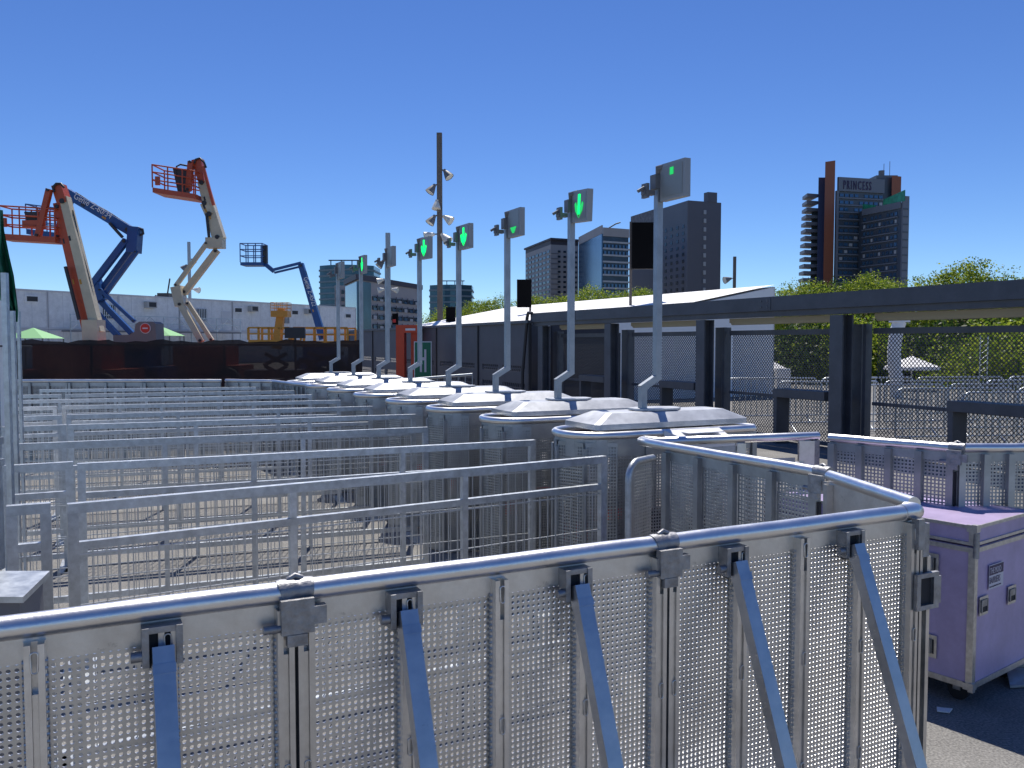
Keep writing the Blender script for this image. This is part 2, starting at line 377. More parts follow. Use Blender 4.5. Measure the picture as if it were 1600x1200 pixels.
def make_barrier(name, label, cat, near, braces=(), footplate=True, group=None, L=1.0, clamp=True, hook=True):
    t = thing(name, label, cat, group=group)
    b = MB(); b.tube([(x*L/8, 0, 1.176+.0008*math.sin(x*1.3)) for x in range(9)], .0245, 20 if near else 10); b.build('top_rail', M['tube'], t)
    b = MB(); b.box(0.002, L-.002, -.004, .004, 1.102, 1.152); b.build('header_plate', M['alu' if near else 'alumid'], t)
    b = MB(); b.box(0.002, L-.002, -.006, .012, .0, .035); b.build('kick_plate', M['alu'], t)
    n = 4
    pitch = (L-.044)/n
    for i in range(n+1):
        x = .022+i*pitch
        link('post', pm_near if near else pm_mid, None, t, (x, 0, 0))
    for i in range(n):
        x = .022+i*pitch+(pitch-SW)/2
        if near: link('perforated_sheet', near_sheet, None, t, (x, 0, .030))
        else:
            o = link('perforated_sheet', mid_sheet, None, t, (x, 0, .020)); 
    for x in braces:
        b = MB(); b.bar((x, -.042, 1.108), (x, -.47, .02), .042, .034)
        br = b.build('brace', M['brace'], t)
        b = MB(); b.box(x-.039, x-.026, -.044, -.0045, 1.068, 1.149); b.box(x+.026, x+.039, -.044, -.0045, 1.068, 1.149)
        b.box(x-.026, x+.026, -.040, -.0045, 1.136, 1.149); b.tube([(x-.060, -.032, 1.090), (x-.0392, -.032, 1.090)], .011, 10)
        b.build('bracket', M['alud'], br)
        b = MB(); b.box(x-.0255, x+.0255, -.024, -.0045, 1.060, 1.1355); b.build('bracket_recess', M['slot'], br)
        b = MB(); b.bar((x, -.0555, 1.076), (x, -.063, 1.058), .0445, .039); b.build('brace_collar', M['brace'], br)
    if clamp:
        b = MB(); b.tube([(L-.030, 0, 1.177), (L-.026, 0, 1.178), (L-.012, 0, 1.1765), (L+.0, 0, 1.1785), (L+.012, 0, 1.1765), (L+.028, 0, 1.1785), (L+.042, 0, 1.177)], .0272, 14)
        b.box(L-.034, L+.038, -.046, -.024, 1.092, 1.168); b.box(L-.008, L+.066, -.043, -.020, 1.108, 1.148)
        b.box(L-.022, L+.022, -.048, -.030, 1.066, 1.0915)
        b.tube([(L-.07, -.030, 1.105), (L-.03, -.030, 1.105)], .010, 8)
        b.tube([(L-.010, 0, 1.202), (L+.006, .0, 1.211), (L+.022, 0, 1.203)], .007, 6)
        b.build('joint_clamp', M['alud'], t)
        b = MB(); b.box(L-.0055, L+.0055, -.020, -.004, .03, 1.05); b.build('joint_gap', M['slot'], t)
    if footplate:
        b = MB(); b.box(.01, L-.01, .02, .93, .006, .020)
        for k in range(6): b.box(.03, L-.03, .1+k*.15, .115+k*.15, .020, .026)
        b.build('footplate', M['plate'], t)
        b = MB(); b.box(.01, L-.01, -.63, -.02, .006, .018); b.build('front_footplate', M['plate'], t)
    return t

base = G(457, 923.5, 1.176)         # measured joint of the two nearest rails
corner = G(1425, 799, 1.176)
dirv = (corner-base); dirv.z = 0; LL = dirv.length/2; dirv.normalize(); ANG = math.atan2(dirv.y, dirv.x)
J = [base-dirv*LL, base, base+dirv*LL]
labs = ['near perforated aluminium barrier at the left edge with one diagonal brace near its end',
        'middle perforated aluminium barrier of the near run, between the two clamped joints',
        'perforated aluminium barrier at the right end of the near run, ending at the corner post']
def frac(px, i):  # local x of a pixel column on barrier i
    o = J[i]; k = (px-800)/1340
    # (o.x+s*dx)= k*(o.y+s*dy)
    return (k*o.y-o.x)/(dirv.x-k*dirv.y)
for i in range(3):
    br = {0: [frac(-170, 0), frac(243, 0)], 1: [frac(624, 1), frac(893, 1)], 2: [frac(1141, 2), frac(1325, 2)]}[i]
    t = make_barrier('barrier_panel', labs[i], 'barrier', True, br, footplate=(i > 0), group='near run of perforated barriers', L=LL, clamp=(i < 2))
    t.location = (J[i].x, J[i].y, 0); t.rotation_euler[2] = ANG
C0 = J[2]+dirv*LL
# corner unit with hinge lugs
t = thing('corner_post', 'aluminium corner post with hinge lugs where the near barrier run turns', 'post', (C0.x, C0.y, 0), ANG)
b = MB(); b.tube([(-.05, 0, 1.176), (.0, 0, 1.176), (.022, .006, 1.174), (.034, .025, 1.172), (.034, .05, 1.17)], .0275, 16); b.build('bent_cap', M['tube'], t)
b = MB(); b.box(-.028, .0, -.05, -.022, 1.06, 1.16); b.box(.012, .042, -.035, .035, 1.03, 1.14); b.build('clamp_block', M['alud'], t)
b = MB(); b.box(.002, .014, -.034, .0, .02, 1.06); b.box(.036, .052, -.034, .012, .02, 1.03)
b.box(.014, .036, -.006, .0, .02, 1.03); b.build('post_profile', M['alupost'], t)
lug = MB(); lug.box(-.03, .075, -.05, -.036, .86, .875); lug.box(-.03, .075, -.05, -.036, .965, .98); lug.box(-.03, -.012, -.05, -.036, .875, .965); lug.box(.05, .085, -.05, -.036, .875, .965)
lug.build('hinge_lug', M['alud'], t)
b = MB(); b.box(-.012, .05, -.038, -.022, .875, .965); b.build('latch_recess', M['slot'], t)

# generic barrier between two surveyed rail points
def barrier_between(p0, p1, label, near=False, name='barrier_panel', cat='barrier', braces=(), clamp=True, footplate=False, group=None):
    p0 = Vector(p0); p1 = Vector(p1); dv = p1-p0; L = math.hypot(dv.x, dv.y)
    t = make_barrier(name, label, cat, near, braces, footplate, group, L=L, clamp=clamp)
    t.location = (p0.x, p0.y, 0); t.rotation_euler[2] = math.atan2(dv.y, dv.x)
    return t
# hinged gate going back from the corner, then the barrier that closes the pen
pa = G(1297, 744, 1.176); pb = G(1436, 790, 1.176)
t = thing('hinged_gate', 'short solid aluminium gate leaf folded back from the corner post', 'gate', (pa.x, pa.y, 0), math.atan2(pb.y-pa.y, pb.x-pa.x))
Lg = math.hypot(pb.x-pa.x, pb.y-pa.y)-.03
b = MB(); b.tube([(0, 0, 1.176), (Lg, 0, 1.176)], .0245, 16); b.build('top_rail', M['tube'], t)
b = MB(); b.box(0, Lg, -.004, .004, .03, 1.152)
for k in range(16): b.box(.06, Lg-.06, -.010, -.004, .10+k*.06, .118+k*.06)
b.build('ribbed_panel', M['alu'], t)
for x in (.02, Lg-.02):
    b = MB(); b.box(x-.018, x+.018, -.03, -.0045, .03, 1.145); b.build('post', M['alupost'], t)
b = MB(); b.box(.045, .075, -.036, -.0105, .62, .76); b.build('latch', M['aludark'], t)
pc = G(1284, 738, 1.176); pd = G(1040, 697, 1.176)
barrier_between(pd, pc, 'perforated barrier closing the pen behind the near corner, its inner face in shade', group=None)
# side rail gate beside the first turnstile, with a bent end
e0 = G(1030, 690, 1.176); e1 = G(1278, 681, 1.176)
t = thing('side_gate', 'railed gate with bent end in front of the nearest turnstile', 'gate', (0, 0, 0))
r0 = pd; r1 = G(1003, 690, 1.176)
b = MB()
mid1 = r0+(r1-r0)*1.0
b.tube([r0, r0+(r1-r0)*.6, r1+Vector((.0, .03, 0)), r1+Vector((.03, .09, 0)), e0+Vector((0, .0, 0)), e1], .0245, 14); b.build('top_rail', M['tube'], t)
dd = (e1-e0).normalized(); Ls = (e1-e0).length
b = MB()
z = 1.176
a0 = e0+dd*Ls*.5; b.bar((a0.x, a0.y, .03), (a0.x, a0.y, 1.15), .05, .035); b.build('post', M['alupost'], t)
a1 = e0+dd*(Ls-.08)
b = MB(); b.bar((a1.x, a1.y, .03), (a1.x, a1.y, 1.15), .09, .03); b.build('post', M['alupost'], t)
b = MB(); p = e0+dd*Ls*.5; q = e0+dd*(Ls-.1); b.bar((p.x, p.y, 1.0), (q.x, q.y, 1.0), .04, .05); b.bar((p.x, p.y, .2), (q.x, q.y, .2), .04, .05); b.build('lower_rail', M['alupost'], t)
b = MB(); p = e0+dd*Ls*.98; b.bar((p.x, p.y, .03), (p.x, p.y, 1.15), .045, .04); b.build('hinge_post', M['alud'], t)
for k in range(2):
    s0 = e0+dd*(.06+.24*k)
    link('perforated_sheet', mid_sheet, None, t, (s0.x, s0.y, .02), math.atan2(dd.y, dd.x))
o = link('perforated_sheet', mid_sheet, None, t, (e0+dd*(Ls-.36)-Vector((0, 0, 1.2))).to_tuple(), math.atan2(dd.y, dd.x)); o.location.z = -.06
# rounded door leaf hanging beside the turnstile
lf = r1+Vector((.02, .16, 0))
t = thing('door_leaf', 'low rounded door leaf with perforated centre between turnstile and pen barrier', 'gate', (lf.x, lf.y, 0), UA+R(25))
pth = [(-.14, 0, .05), (-.14, 0, .95)]+[(-.14+.1-.1*math.cos(a*math.pi/10), 0, .95+.1*math.sin(a*math.pi/10)) for a in range(1, 6)]+[(.14, 0, 1.05)]
b = MB(); b.tube(pth, .02, 10); b.build('frame_tube', M['galv'], t)
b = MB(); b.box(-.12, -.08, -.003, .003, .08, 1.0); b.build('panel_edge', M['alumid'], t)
link('perforated_sheet', mid_sheet, None, t, (-.08, 0, -.07))
# far-right barriers beyond the flight case
q0 = G(1296, 684, 1.176); q1 = G(1494, 700, 1.176); q2 = G(1660, 699, 1.176)
barrier_between(q0, q1, 'perforated barrier with a lilac tint behind the purple case', group=None)
barrier_between(q1, q2, 'perforated barrier at the right picture edge above the purple case', clamp=False)

# ================================================================ TURNSTILES
def turnstile_proto():
    t = thing('turnstile', '', 'turnstile', group='row of event turnstiles')
    z = 1.176
    arc = [(-.42-.25*math.sin(a*math.pi/12), -.25*math.cos(a*math.pi/12), z) for a in range(13)]
    path = [(.62, -.25, z)]+arc+[(.62, .25, z)]
    b = MB(); b.tube(path, .0235, 12, cap=True); b.tube([(.62, -.25, z), (.655, -.21, z), (.655, .21, z), (.62, .25, z)], .022, 10); b.build('top_rail', M['tube'], t)
    # header band
    b = MB()
    pts = [(.64, -.25)]+[(p[0], p[1]) for p in arc]+[(.64, .25)]
    for p, q in zip(pts[:-1], pts[1:]): b.bar((p[0], p[1], 1.10), (q[0], q[1], 1.10), .006, .11)
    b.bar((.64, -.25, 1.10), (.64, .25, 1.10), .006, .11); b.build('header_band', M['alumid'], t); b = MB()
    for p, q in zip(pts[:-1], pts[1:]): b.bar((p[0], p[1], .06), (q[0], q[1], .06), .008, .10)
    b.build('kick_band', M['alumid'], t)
    for k in range(4):
        a = (k+.5)*math.pi/4; cx = -.42-.25*math.sin(a); cy = -.25*math.cos(a)
        tx = Vector((-math.cos(a), math.sin(a), 0)); rzz = math.atan2(-tx.y, -tx.x)
        o = link('perforated_sheet', mid_sheet, None, t); o.scale = (.92, 1, 1)
        st = Vector((cx, cy, .02))+tx*.095; o.location = st; o.rotation_euler[2] = rzz
        b = MB(); b.bar((cx+tx.x*.1, cy+tx.y*.1, .03), (cx+tx.x*.1, cy+tx.y*.1, 1.1), .022, .02); b.build('post', M['alumid'], t)
    for side in (-1, 1):
        for x in (-.42, -.20):
            link('perforated_sheet', mid_sheet, None, t, (x if side < 0 else x+.206, side*.25, .02), 0 if side < 0 else math.pi)
        o = link('perforated_sheet', mid_sheet, None, t, (.40 if side < 0 else .606, side*.25, .02), 0 if side < 0 else math.pi)
        for x in (-.205, .02, .38, .62):
            b = MB(); b.box(x-.018, x+.018, side*.25-.016, side*.25+.016, .0, 1.12); b.build('post', M['alumid'], t)
    # seam clamp on near side
    b = MB(); b.box(.0, .05, -.285, -.262, 1.02, 1.15); b.build('seam_clamp', M['alud'], t)
    b = MB(); b.box(.038, .362, -.255, -.245, 1.0, 1.045); b.build('portal_plate', M['alupost'], t)
    o = link('perforated_sheet', mid_sheet, None, t, (.36, .25, .02), math.pi); o.scale = (1.5, 1, 1)
    # inner mechanism
    b = MB(); b.box(.06, .34, -.2, .2, .05, .34); b.box(.1, .3, -.17, .17, .34, .62); b.build('mechanism_case', M['machdark'], t)
    b = MB(); b.box(.08, .32, -.29, -.215, .42, .50); b.build('red_rotor', M['red'], t)
    b = MB(); b.box(-.16, -.02, -.36, -.268, .30, .44); b.build('red_lamp_box', M['red'], t)
    b = MB(); b.box(-.13, -.05, -.34, -.27, .012, .299); b.build('lamp_stand', M['machdark'], t)
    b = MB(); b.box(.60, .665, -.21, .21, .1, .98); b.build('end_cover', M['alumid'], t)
    # roof
    b = MB(); x0, x1, y = -.60, .63, .215
    x0, x1, y = -.535, .625, .205; c_ = .025
    oc = lambda xa, xb, yy, z_: [(xa, -yy+c_, z_), (xa+c_, -yy, z_), (xb-c_, -yy, z_), (xb, -yy+c_, z_), (xb, yy-c_, z_), (xb-c_, yy, z_), (xa+c_, yy, z_), (xa, yy-c_, z_)]
    lo = oc(x0, x1, y, 1.205); md = oc(x0, x1, y, 1.238); tp = oc(-.40, .50, .115, 1.296)
    n = 8
    b.quadmesh(lo+md+tp, [(i, (i+1) % n, n+(i+1) % n, n+i) for i in range(n)]+[(n+i, n+(i+1) % n, 2*n+(i+1) % n, 2*n+i) for i in range(n)]+[tuple(range(16, 24)), tuple(range(8))[::-1]])
    b.box(.10, .104, -y-.001, -y+.001, 1.206, 1.236)
    rf = b.build('roof', M['roof'], t)
        # console
    b = MB(); vs = [(-.10, -.275, 1.195), (.32, -.275, 1.195), (.30, -.45, 1.135), (-.02, -.45, 1.135), (-.10, -.275, 1.12), (.32, -.275, 1.12), (.30, -.45, 1.10), (-.02, -.45, 1.10)]
    b.quadmesh(vs, [(3, 2, 1, 0), (4, 5, 6, 7), (0, 1, 5, 4), (1, 2, 6, 5), (2, 3, 7, 6), (3, 0, 4, 7)])
    b.box(.0, .26, -.40, -.30, 1.183, 1.188, Matrix.Translation((0, 0, -.003)) )
    b.build('scanner_console', M['whitepaint'], t)
    # pole plate, kinked pole
    b = MB(); b.prism([(-.15, -.05, 1.300), (-.05, -.11, 1.300), (.12, -.11, 1.300), (.2, -.04, 1.300), (.2, .05, 1.300), (.10, .1, 1.300), (-.06, .1, 1.300), (-.15, .05, 1.300)], (0, 0, .012)); b.build('pole_plate', M['roof'], t)
    b = MB(); w_ = .042
    b.bar((-.07, 0, 1.312), (-.07, 0, 1.45), w_, w_); b.bar((-.085, 0, 1.435), (.055, 0, 1.515), w_-.004, .045)
    b.bar((.04, 0, 1.495), (.04, 0, 2.70), w_, w_); pl = b.build('pole', M['pole'], t)
    b = MB(); b.box(-.005, .085, -.03, .03, 2.70, 2.79); b.tube([(.04, 0, 2.79), (.02, -.02, 2.83), (.06, -.06, 2.84)], .02, 8)
    b.box(-.08, -.0, -.02, .02, 2.66, 2.69); b.box(-.07, -.05, -.03, .03, 2.64, 2.73); b.tube([(-.06, .0, 2.71), (-.11, .01, 2.68)], .012, 6)
    b.build('pole_bracket', M['machgrey'], t)
    return t
def display(t, state, yaw, tilt):
    # hinged box carried out from the pole, window towards the queue side
    b = MB(); b.box(-.045, 0, -.245, 0, -.115, .115)
    bx = b.build('display_box', M['dispbox'], t); bx.location = (.075, -.03, 2.735); bx.rotation_euler = (tilt, 0, yaw)
    b = MB(); b.box(-.0475, -.0455, -.225, -.022, -.095, .095); wn = b.build('display_window', M['display'], bx)
    x = -.049
    def poly(pts, m, nm='green_arrow'):
        b = MB(); b.prism([(x, p[0], p[1]) for p in pts], (-.0015, 0, 0)); b.build(nm, M[m], bx)
    cy = -.122
    if state == 'full' or state == 'shaft':
        poly([(cy-.017, .085), (cy-.017, -.06), (cy+.017, -.06), (cy+.017, .085)], 'led')
        poly([(cy-.070, .015), (cy-.052, .030), (cy-.0175, -.010), (cy-.0175, -.061), (cy-.0, -.088), (cy-.055, -.035)], 'led' if state == 'full' else 'led2')
        poly([(cy+.070, .015), (cy+.055, -.035), (cy+.0, -.088), (cy+.0175, -.061), (cy+.0175, -.010), (cy+.052, .030)], 'led' if state == 'full' else 'led2')
    elif state == 'tip':
        poly([(cy-.060, -.035), (cy+.060, -.035), (cy+.018, -.085), (cy-.018, -.085)], 'led2')
    elif state == 'dot':
        poly([(cy-.018, .080), (cy-.018, .035), (cy+.018, .035), (cy+.018, .080)], 'led2')
tp = turnstile_proto()
T0 = Vector((.90, 5.50, 0)); STEP = Vector((-.484, .95, 0))
states = ['dot', 'shaft', 'tip', 'full', 'full', 'off', 'full', 'off']
tl = ['nearest turnstile, its grey display showing only a short green dash',
      'second turnstile, its tilted display showing a green arrow shaft with faint barbs',
      'third turnstile, its display showing only the green arrow tip',
      'fourth turnstile, bright green down arrow, just right of the tall floodlight mast',
      'fifth turnstile, bright green down arrow, just left of the tall floodlight mast',
      'sixth turnstile with blank grey display beside the slim mast with cameras',
      'seventh turnstile, narrow green arrow seen from the side before the glass tower',
      'farthest turnstile at the end of the row with a blank grey display']
yaws = [.02, -.05, .0, .03, .08, -.05, -.12, -.02]
insts = [tp]+[copy_tree(tp) for _ in range(7)]
for i, t in enumerate(insts):
    t.location = T0+STEP*i+Vector((random.uniform(-.01, .01), random.uniform(-.01, .01), 0)); t.rotation_euler[2] = UA-R(1)+random.uniform(-.012, .012)
    t['label'] = tl[i]
    display(t, states[i], yaws[i], [0, .07, .0, .0, .02, 0, .04, 0][i])

# ================================================================ QUEUE RAILS
def mesh_infill(L, z0, z1, pv=.05, ph=.2, r=.0022):
    b = MB(); n = int(L/pv)
    for i in range(1, n+1):
        x = i*L/(n+1); b.bar((x, 0, z0), (x, 0, z1), r*2, r*2)
    z = z1-.02
    while z > z0:
        b.bar((0, .004, z), (L, .004, z), r*2.4, r*2.4); z -= ph
    return b
rail_cache = {}
def queue_rail(p0, p1, label, bays=3, group='queue lane rails', midbar=True, hgt=1.1):
    p0 = Vector(p0); p1 = Vector(p1); dv = p1-p0; L = math.hypot(dv.x, dv.y)
    t = thing('queue_rail', label, 'railing', (p0.x, p0.y, 0), math.atan2(dv.y, dv.x), group)
    b = MB(); b.box(0, L, -.019, .019, hgt-.039, hgt); b.build('top_rail', M['galv'], t)
    b = MB(); b.box(.03, L-.03, -.016, .016, hgt-.186, hgt-.154); b.build('mid_rail', M['galv'], t)
    b = MB(); b.box(.03, L-.03, -.016, .016, .07, .11); b.build('bottom_rail', M['galv'], t)
    for i in range(bays+1):
        x = .018+i*(L-.036)/bays
        e = i in (0, bays)
        b = MB(); wd = .019 if e else .015
        b.box(x-wd, x+wd, -wd+.001, wd-.001, 0.0, hgt-.040 if not e else hgt-.0395); b.build('post', M['galv'], t)
        if e:
            b = MB(); b.box(x-.05, x+.05, -.22, .22, .002, .010); b.build('foot_plate', M['galv'], t)
    mb = mesh_infill(L-.07, .11, hgt-.19); o = mb.build('wire_mesh', M['wire'], t, kind='stuff'); o.location = (.035, 0, 0)
    return t
rails = [((105, 787), (945, 712), 'front queue rail, nearest to the camera, ending beside the first turnstile'),
         ((121, 724), (835, 687), 'second queue rail counted from the camera, with a long top bar'),
         ((8, 694), (668, 667), 'third queue rail, unbroken from the left poles to the turnstiles'),
         ((107, 663.5), (649, 647), 'fourth queue rail counted from the camera'),
         ((104, 648), (582, 634.5), 'fifth queue rail counted from the camera'),
         ((97, 634), (532, 625), 'sixth queue rail counted from the camera'),
         ((20, 625.5), (487, 616.5), 'third queue rail in front of the far barrier line'),
         ((102, 616), (460, 610), 'second queue rail in front of the far barrier line'),
         ((62, 608.5), (400, 604.5), 'farthest queue rail, just in front of the far barrier line')]
for a, c, lab in rails: queue_rail(G(*a, 1.1), G(*c, 1.1), lab)
shorts = [((10, 790), (79, 785), 'short rail panel left of the front queue rail, above the grey box'),
          ((7, 727), (114, 721), 'short rail panel left of the second queue rail'),
          ((3, 667), (104, 663.5), 'short rail panel left of the fourth queue rail'),
          ((3, 651.5), (97, 648.5), 'short rail panel left of the fifth queue rail'),
          ((3, 636.5), (89, 634.5), 'short rail panel left of the sixth queue rail'),
          ((3, 617.5), (96, 616), 'short rail panel at the far left before the barrier line')]
for a, c, lab in shorts: queue_rail(G(*a, 1.1), G(*c, 1.1), lab, bays=1, group='short queue rails at the left')

# far barrier line
fl = [(-30, 592), (92, 592), (212, 591.8), (332, 591.6)]
proto = None
pts = [P(px, 0, 12.4) for px in (-150, -35, 80, 195, 310)]
for k in range(4):
    lab = ['far barrier panel behind the left poles, partly outside the frame', 'far barrier panel just right of the left poles', 'far barrier panel between the left poles and the break in the line', 'last far barrier panel before the dark break in the line'][k]
    p0 = P([-165, -30, 92, 212][k], 0, 12.35); p1 = P([-30, 92, 212, 336][k], 0, 12.35)
    barrier_between(p0, p1, lab, group='far line of perforated barriers', footplate=False, clamp=False)
a = P(343, 0, 12.45); b_ = P(419, 0, 12.2); c_ = P(452, 0, 11.4); d_ = P(482, 0, 11.05)
barrier_between(a, b_, 'far perforated barrier panel right of the dark break', clamp=False)
barrier_between(b_, c_, 'first of two short barrier panels angling to the farthest turnstile', clamp=False)
barrier_between(c_, d_, 'last short barrier panel touching the farthest turnstile', clamp=False)

# ================================================================ FLIGHT CASE
def flight_case():
    cx, cy = 2.158, 3.955
    dl = Vector((-.60, .80, 0)); dr = Vector((.80, .60, 0))
    Lx, Ly = .64, 1.10            # right face width, left face length
    ang = math.atan2(dr.y, dr.x)
    t = thing('flight_case', 'lilac flight case on castors with metal edges behind the corner post', 'flight case', (cx, cy, 0), ang)
    z0, zl, z1 = .10, .775, .873
    b = MB(); b.box(.004, Lx-.004, .004, Ly-.004, z0, zl-.004); b.build('case_body', M['purple'], t)
    b = MB(); b.box(.004, Lx-.004, .004, Ly-.004, zl+.004, z1-.003); b.build('lid', M['purple'], t)
    e = .028
    def edge(x0, x1, y0, y1, a0, a1, nm='edge_profile'):
        b = MB(); b.box(x0, x1, y0, y1, a0, a1); b.build(nm, M['casealu'], t)
    for (x, y) in ((0, 0), (Lx, 0), (0, Ly), (Lx, Ly)):
        xs = (x-.003, x+e) if x == 0 else (x-e, x+.003); ys = (y-.003, y+e) if y == 0 else (y-e, y+.003)
        edge(*xs, *ys, z0, zl-.005); edge(*xs, *ys, zl+.005, z1)
    for (za, zb) in ((z0-.002, z0+.026), (zl-.028, zl-.006), (zl+.006, zl+.02), (z1-.014, z1+.001)):
        edge(e, Lx-e, -.002, .006, za, zb); edge(e, Lx-e, Ly-.006, Ly+.002, za, zb)
        edge(-.002, .006, e, Ly-e, za, zb); edge(Lx-.006, Lx+.002, e, Ly-e, za, zb)
    for (x, y) in ((0, 0), (Lx, 0), (0, Ly), (Lx, Ly)):
        for z in (z0+.01, z1-.012):
            b = MB(); b.box(x-.012, x+.012, y-.012, y+.012, z-.022, z+.02); 
            b.box(x-.007+(-.03 if x else 0), x+.007+(0 if x else .03), y-.007, y+.007, z-.016, z+.016)
            b.box(x-.007, x+.007, y-.007+(-.03 if y else 0), y+.007+(0 if y else .03), z-.016, z+.016)
            b.build('corner_cap', M['casealu'], t)
    b = MB(); b.tube([(0, -.006, zl-.05), (0, -.006, z1-.03)], .014, 8); b.build('hinge_strap', M['alud'], t)
    # label on right face (-y side): dark band with white letters, then dark letters on white
    b = MB(); b.box(.140, .290, -.0042, -.0035, .550, .668); lb = b.build('label_sticker', M['sticker'], t)
    b = MB(); b.box(.143, .287, -.0052, -.0044, .618, .664); b.build('label_band', M['ink'], lb)
    me = text_mesh('THE MOJO', .040, .0003, .60); me.materials.append(M['sticker']); o = link('lettering', me, None, lb, (.147, -.0056, .626))
    me = text_mesh('BARRIERS', .046, .0003, .58); me.materials.append(M['ink']); o = link('lettering', me, None, lb, (.143, -.0050, .578))
    me = text_mesh('www.mojobarriers.com', .014, .0003, .90); me.materials.append(M['ink']); o = link('lettering', me, None, lb, (.143, -.0050, .559))
    for x in (.05, .345):
        b = MB(); b.box(x, x+.085, -.006, -.0035, .44, .53)
        h = b.build('recessed_handle', M['casealu'], t)
        b = MB(); b.box(x+.012, x+.073, -.0085, -.0062, .455, .515); b.build('handle_recess', M['slot'], h)
        b = MB(); b.box(x+.010, x+.018, -.012, -.0087, .455, .515); b.box(x+.067, x+.075, -.012, -.0087, .455, .515); b.box(x+.02, x+.065, -.011, -.0087, .483, .515); b.build('handle_grip', M['alud'], h)
    # latches on left face (-x)
    b = MB(); b.box(-.0034, .003, .268, .310, z0+.03, zl-.03); b.build('edge_profile', M['casealu'], t)
    for zz in (.60, .20):
        b = MB(); b.box(-.007, -.0036, .165, .300, zz, zz+.11); l_ = b.build('butterfly_latch', M['casealu'], t)
        b = MB(); b.box(-.016, -.0072, .19, .235, zz+.02, zz+.09); b.tube([(-.014, .262, zz+.012), (-.014, .262, zz+.098)], .008, 8); b.build('latch_wing', M['alud'], l_)
        b = MB(); b.box(-.0085, -.0073, .178, .187, zz+.02, zz+.09); b.build('latch_slot', M['slot'], l_)
    for (x, y) in ((.09, .1), (Lx-.09, .1), (.09, Ly-.1), (Lx-.09, Ly-.1)):
        b = MB(); b.box(x-.05, x+.05, y-.04, y+.04, z0-.012, z0-.003); b.box(x-.02, x-.012, y-.015, y+.02, .05, z0-.012); b.box(x+.012, x+.02, y-.015, y+.02, .05, z0-.012); c = b.build('castor', M['alud'], t)
        b = MB(); b.tube([(x-.011, y, .05), (x+.011, y, .05)], .05, 16); b.build('wheel', M['dark'], c)
    return t
flight_case()
# scraps on the ground by the case
b = MB(); p = G(1475, 1112, 0); b.prism([(p.x-.04, p.y-.015, .006), (p.x+.01, p.y-.03, .006), (p.x+.045, p.y+.01, .006), (p.x+.0, p.y+.02, .006), (p.x-.02, p.y+.03, .006)], (0, 0, .006))
tag(b.build('paper_scrap', M['whitepaint']), 'small scrap of white paper on the ground beside the near corner', 'litter')
b = MB(); p = G(1592, 1070, 0); b.prism([(p.x-.08, p.y-.06, .008), (p.x+.16, p.y-.02, .004), (p.x+.18, p.y+.10, .03), (p.x-.02, p.y+.08, .05)], (0, 0, .012))
tag(b.build('metal_offcut', M['plate']), 'bright metal plate lying under the right end of the lilac case', 'plate')

# ================================================================ LEFT POSTS, TARPAULIN, GREY BOX
def slim_post(px, py, D, wd, z0, z1, lab):
    p = P(px, py, D); b = MB(); b.box(p.x-wd/2, p.x+wd/2, D-wd/2, D+wd/2, z0, z1)
    for zz in (z0+.3, (z0+z1)/2): b.box(p.x-wd/2-.004, p.x+wd/2+.004, D-wd/2-.004, D+wd/2+.004, zz, zz+.02)
    return tag(b.build('steel_post', M['galv']), lab, 'post', 'steel posts at the left edge')
slim_post(-3, 880, 2.45, .026, 1.075, 1.80, 'thick near steel post standing on the grey box at the left edge')
slim_post(12, 600, 3.6, .022, 0, 2.02, 'tallest slim steel post under the green tarpaulin')
slim_post(23, 600, 5.2, .022, 0, 1.92, 'steel post second from the right in the left cluster')
slim_post(32, 600, 6.4, .020, 0, 1.96, 'rightmost steel post of the left cluster, before the scrim')
def tarp():
    D = 6.0; b = MB(); rows = []
    prof = [(328, -30, 3), (360, -30, 5), (400, -30, 13), (430, -20, 20), (460, -6, 24), (485, 12, 27), (503, 20, 26)]
    n = 10
    for (py, xa, xb) in prof:
        rows.append([P(xa+(xb-xa)*k/n, py, D+.10*math.sin(k*1.7+py*.03)+.04*math.sin(k*3.1)) for k in range(n+1)])
    vs = [v for r_ in rows for v in r_]; m = n+1
    fs = [(i*m+k, i*m+k+1, (i+1)*m+k+1, (i+1)*m+k) for i in range(len(prof)-1) for k in range(n)]
    back = [v+Vector((0, .012, 0)) for v in vs]; N = len(vs)
    b.quadmesh(vs, fs, True); b.quadmesh(back, [tuple(reversed(f)) for f in fs], True)
    t = tag(b.build('green_tarpaulin', M['tarp']), 'green tarpaulin hanging from the frame at the left picture edge', 'tarpaulin')
tarp()
p = P(2, 500, 7.0)
b = MB(); b.box(p.x-.5, p.x+.03, 7.0, 7.04, 0, 2.25)
tag(b.build('white_hoarding', M['whitepaint']), 'pale hoarding strip behind the posts at the left edge', 'hoarding')
b = MB(); b.tube([(p.x-.5, 6.9, 1.70), (p.x+.30, 6.9, 1.70)], .008, 6)
tag(b.build('black_crossbar', M['machdark']), 'thin black horizontal bar crossing the left steel posts', 'bar')
# grey box
p1 = G(78, 893, 1.08); p2 = G(36, 929, 1.08)
t = thing('electrical_box', 'grey sheet metal box with sloping lid behind the near barrier, bottom left', 'box', (p2.x, p2.y, 0), 0)
dx, dy = p1.x-p2.x, p1.y-p2.y
b = MB(); b.prism([(-.62, 0.01, 0), (-.015, 0.01, 0), (dx-.015, dy-.01, 0), (-.62, dy-.01, 0)], (0, 0, 1.055)); b.build('cabinet', M['machgrey'], t)
b = MB(); b.prism([(-.64, 0, 1.058), (0, 0, 1.058), (dx, dy, 1.066), (-.64, dy, 1.066)], (0, 0, .016)); b.build('lid', M['galv'], t)

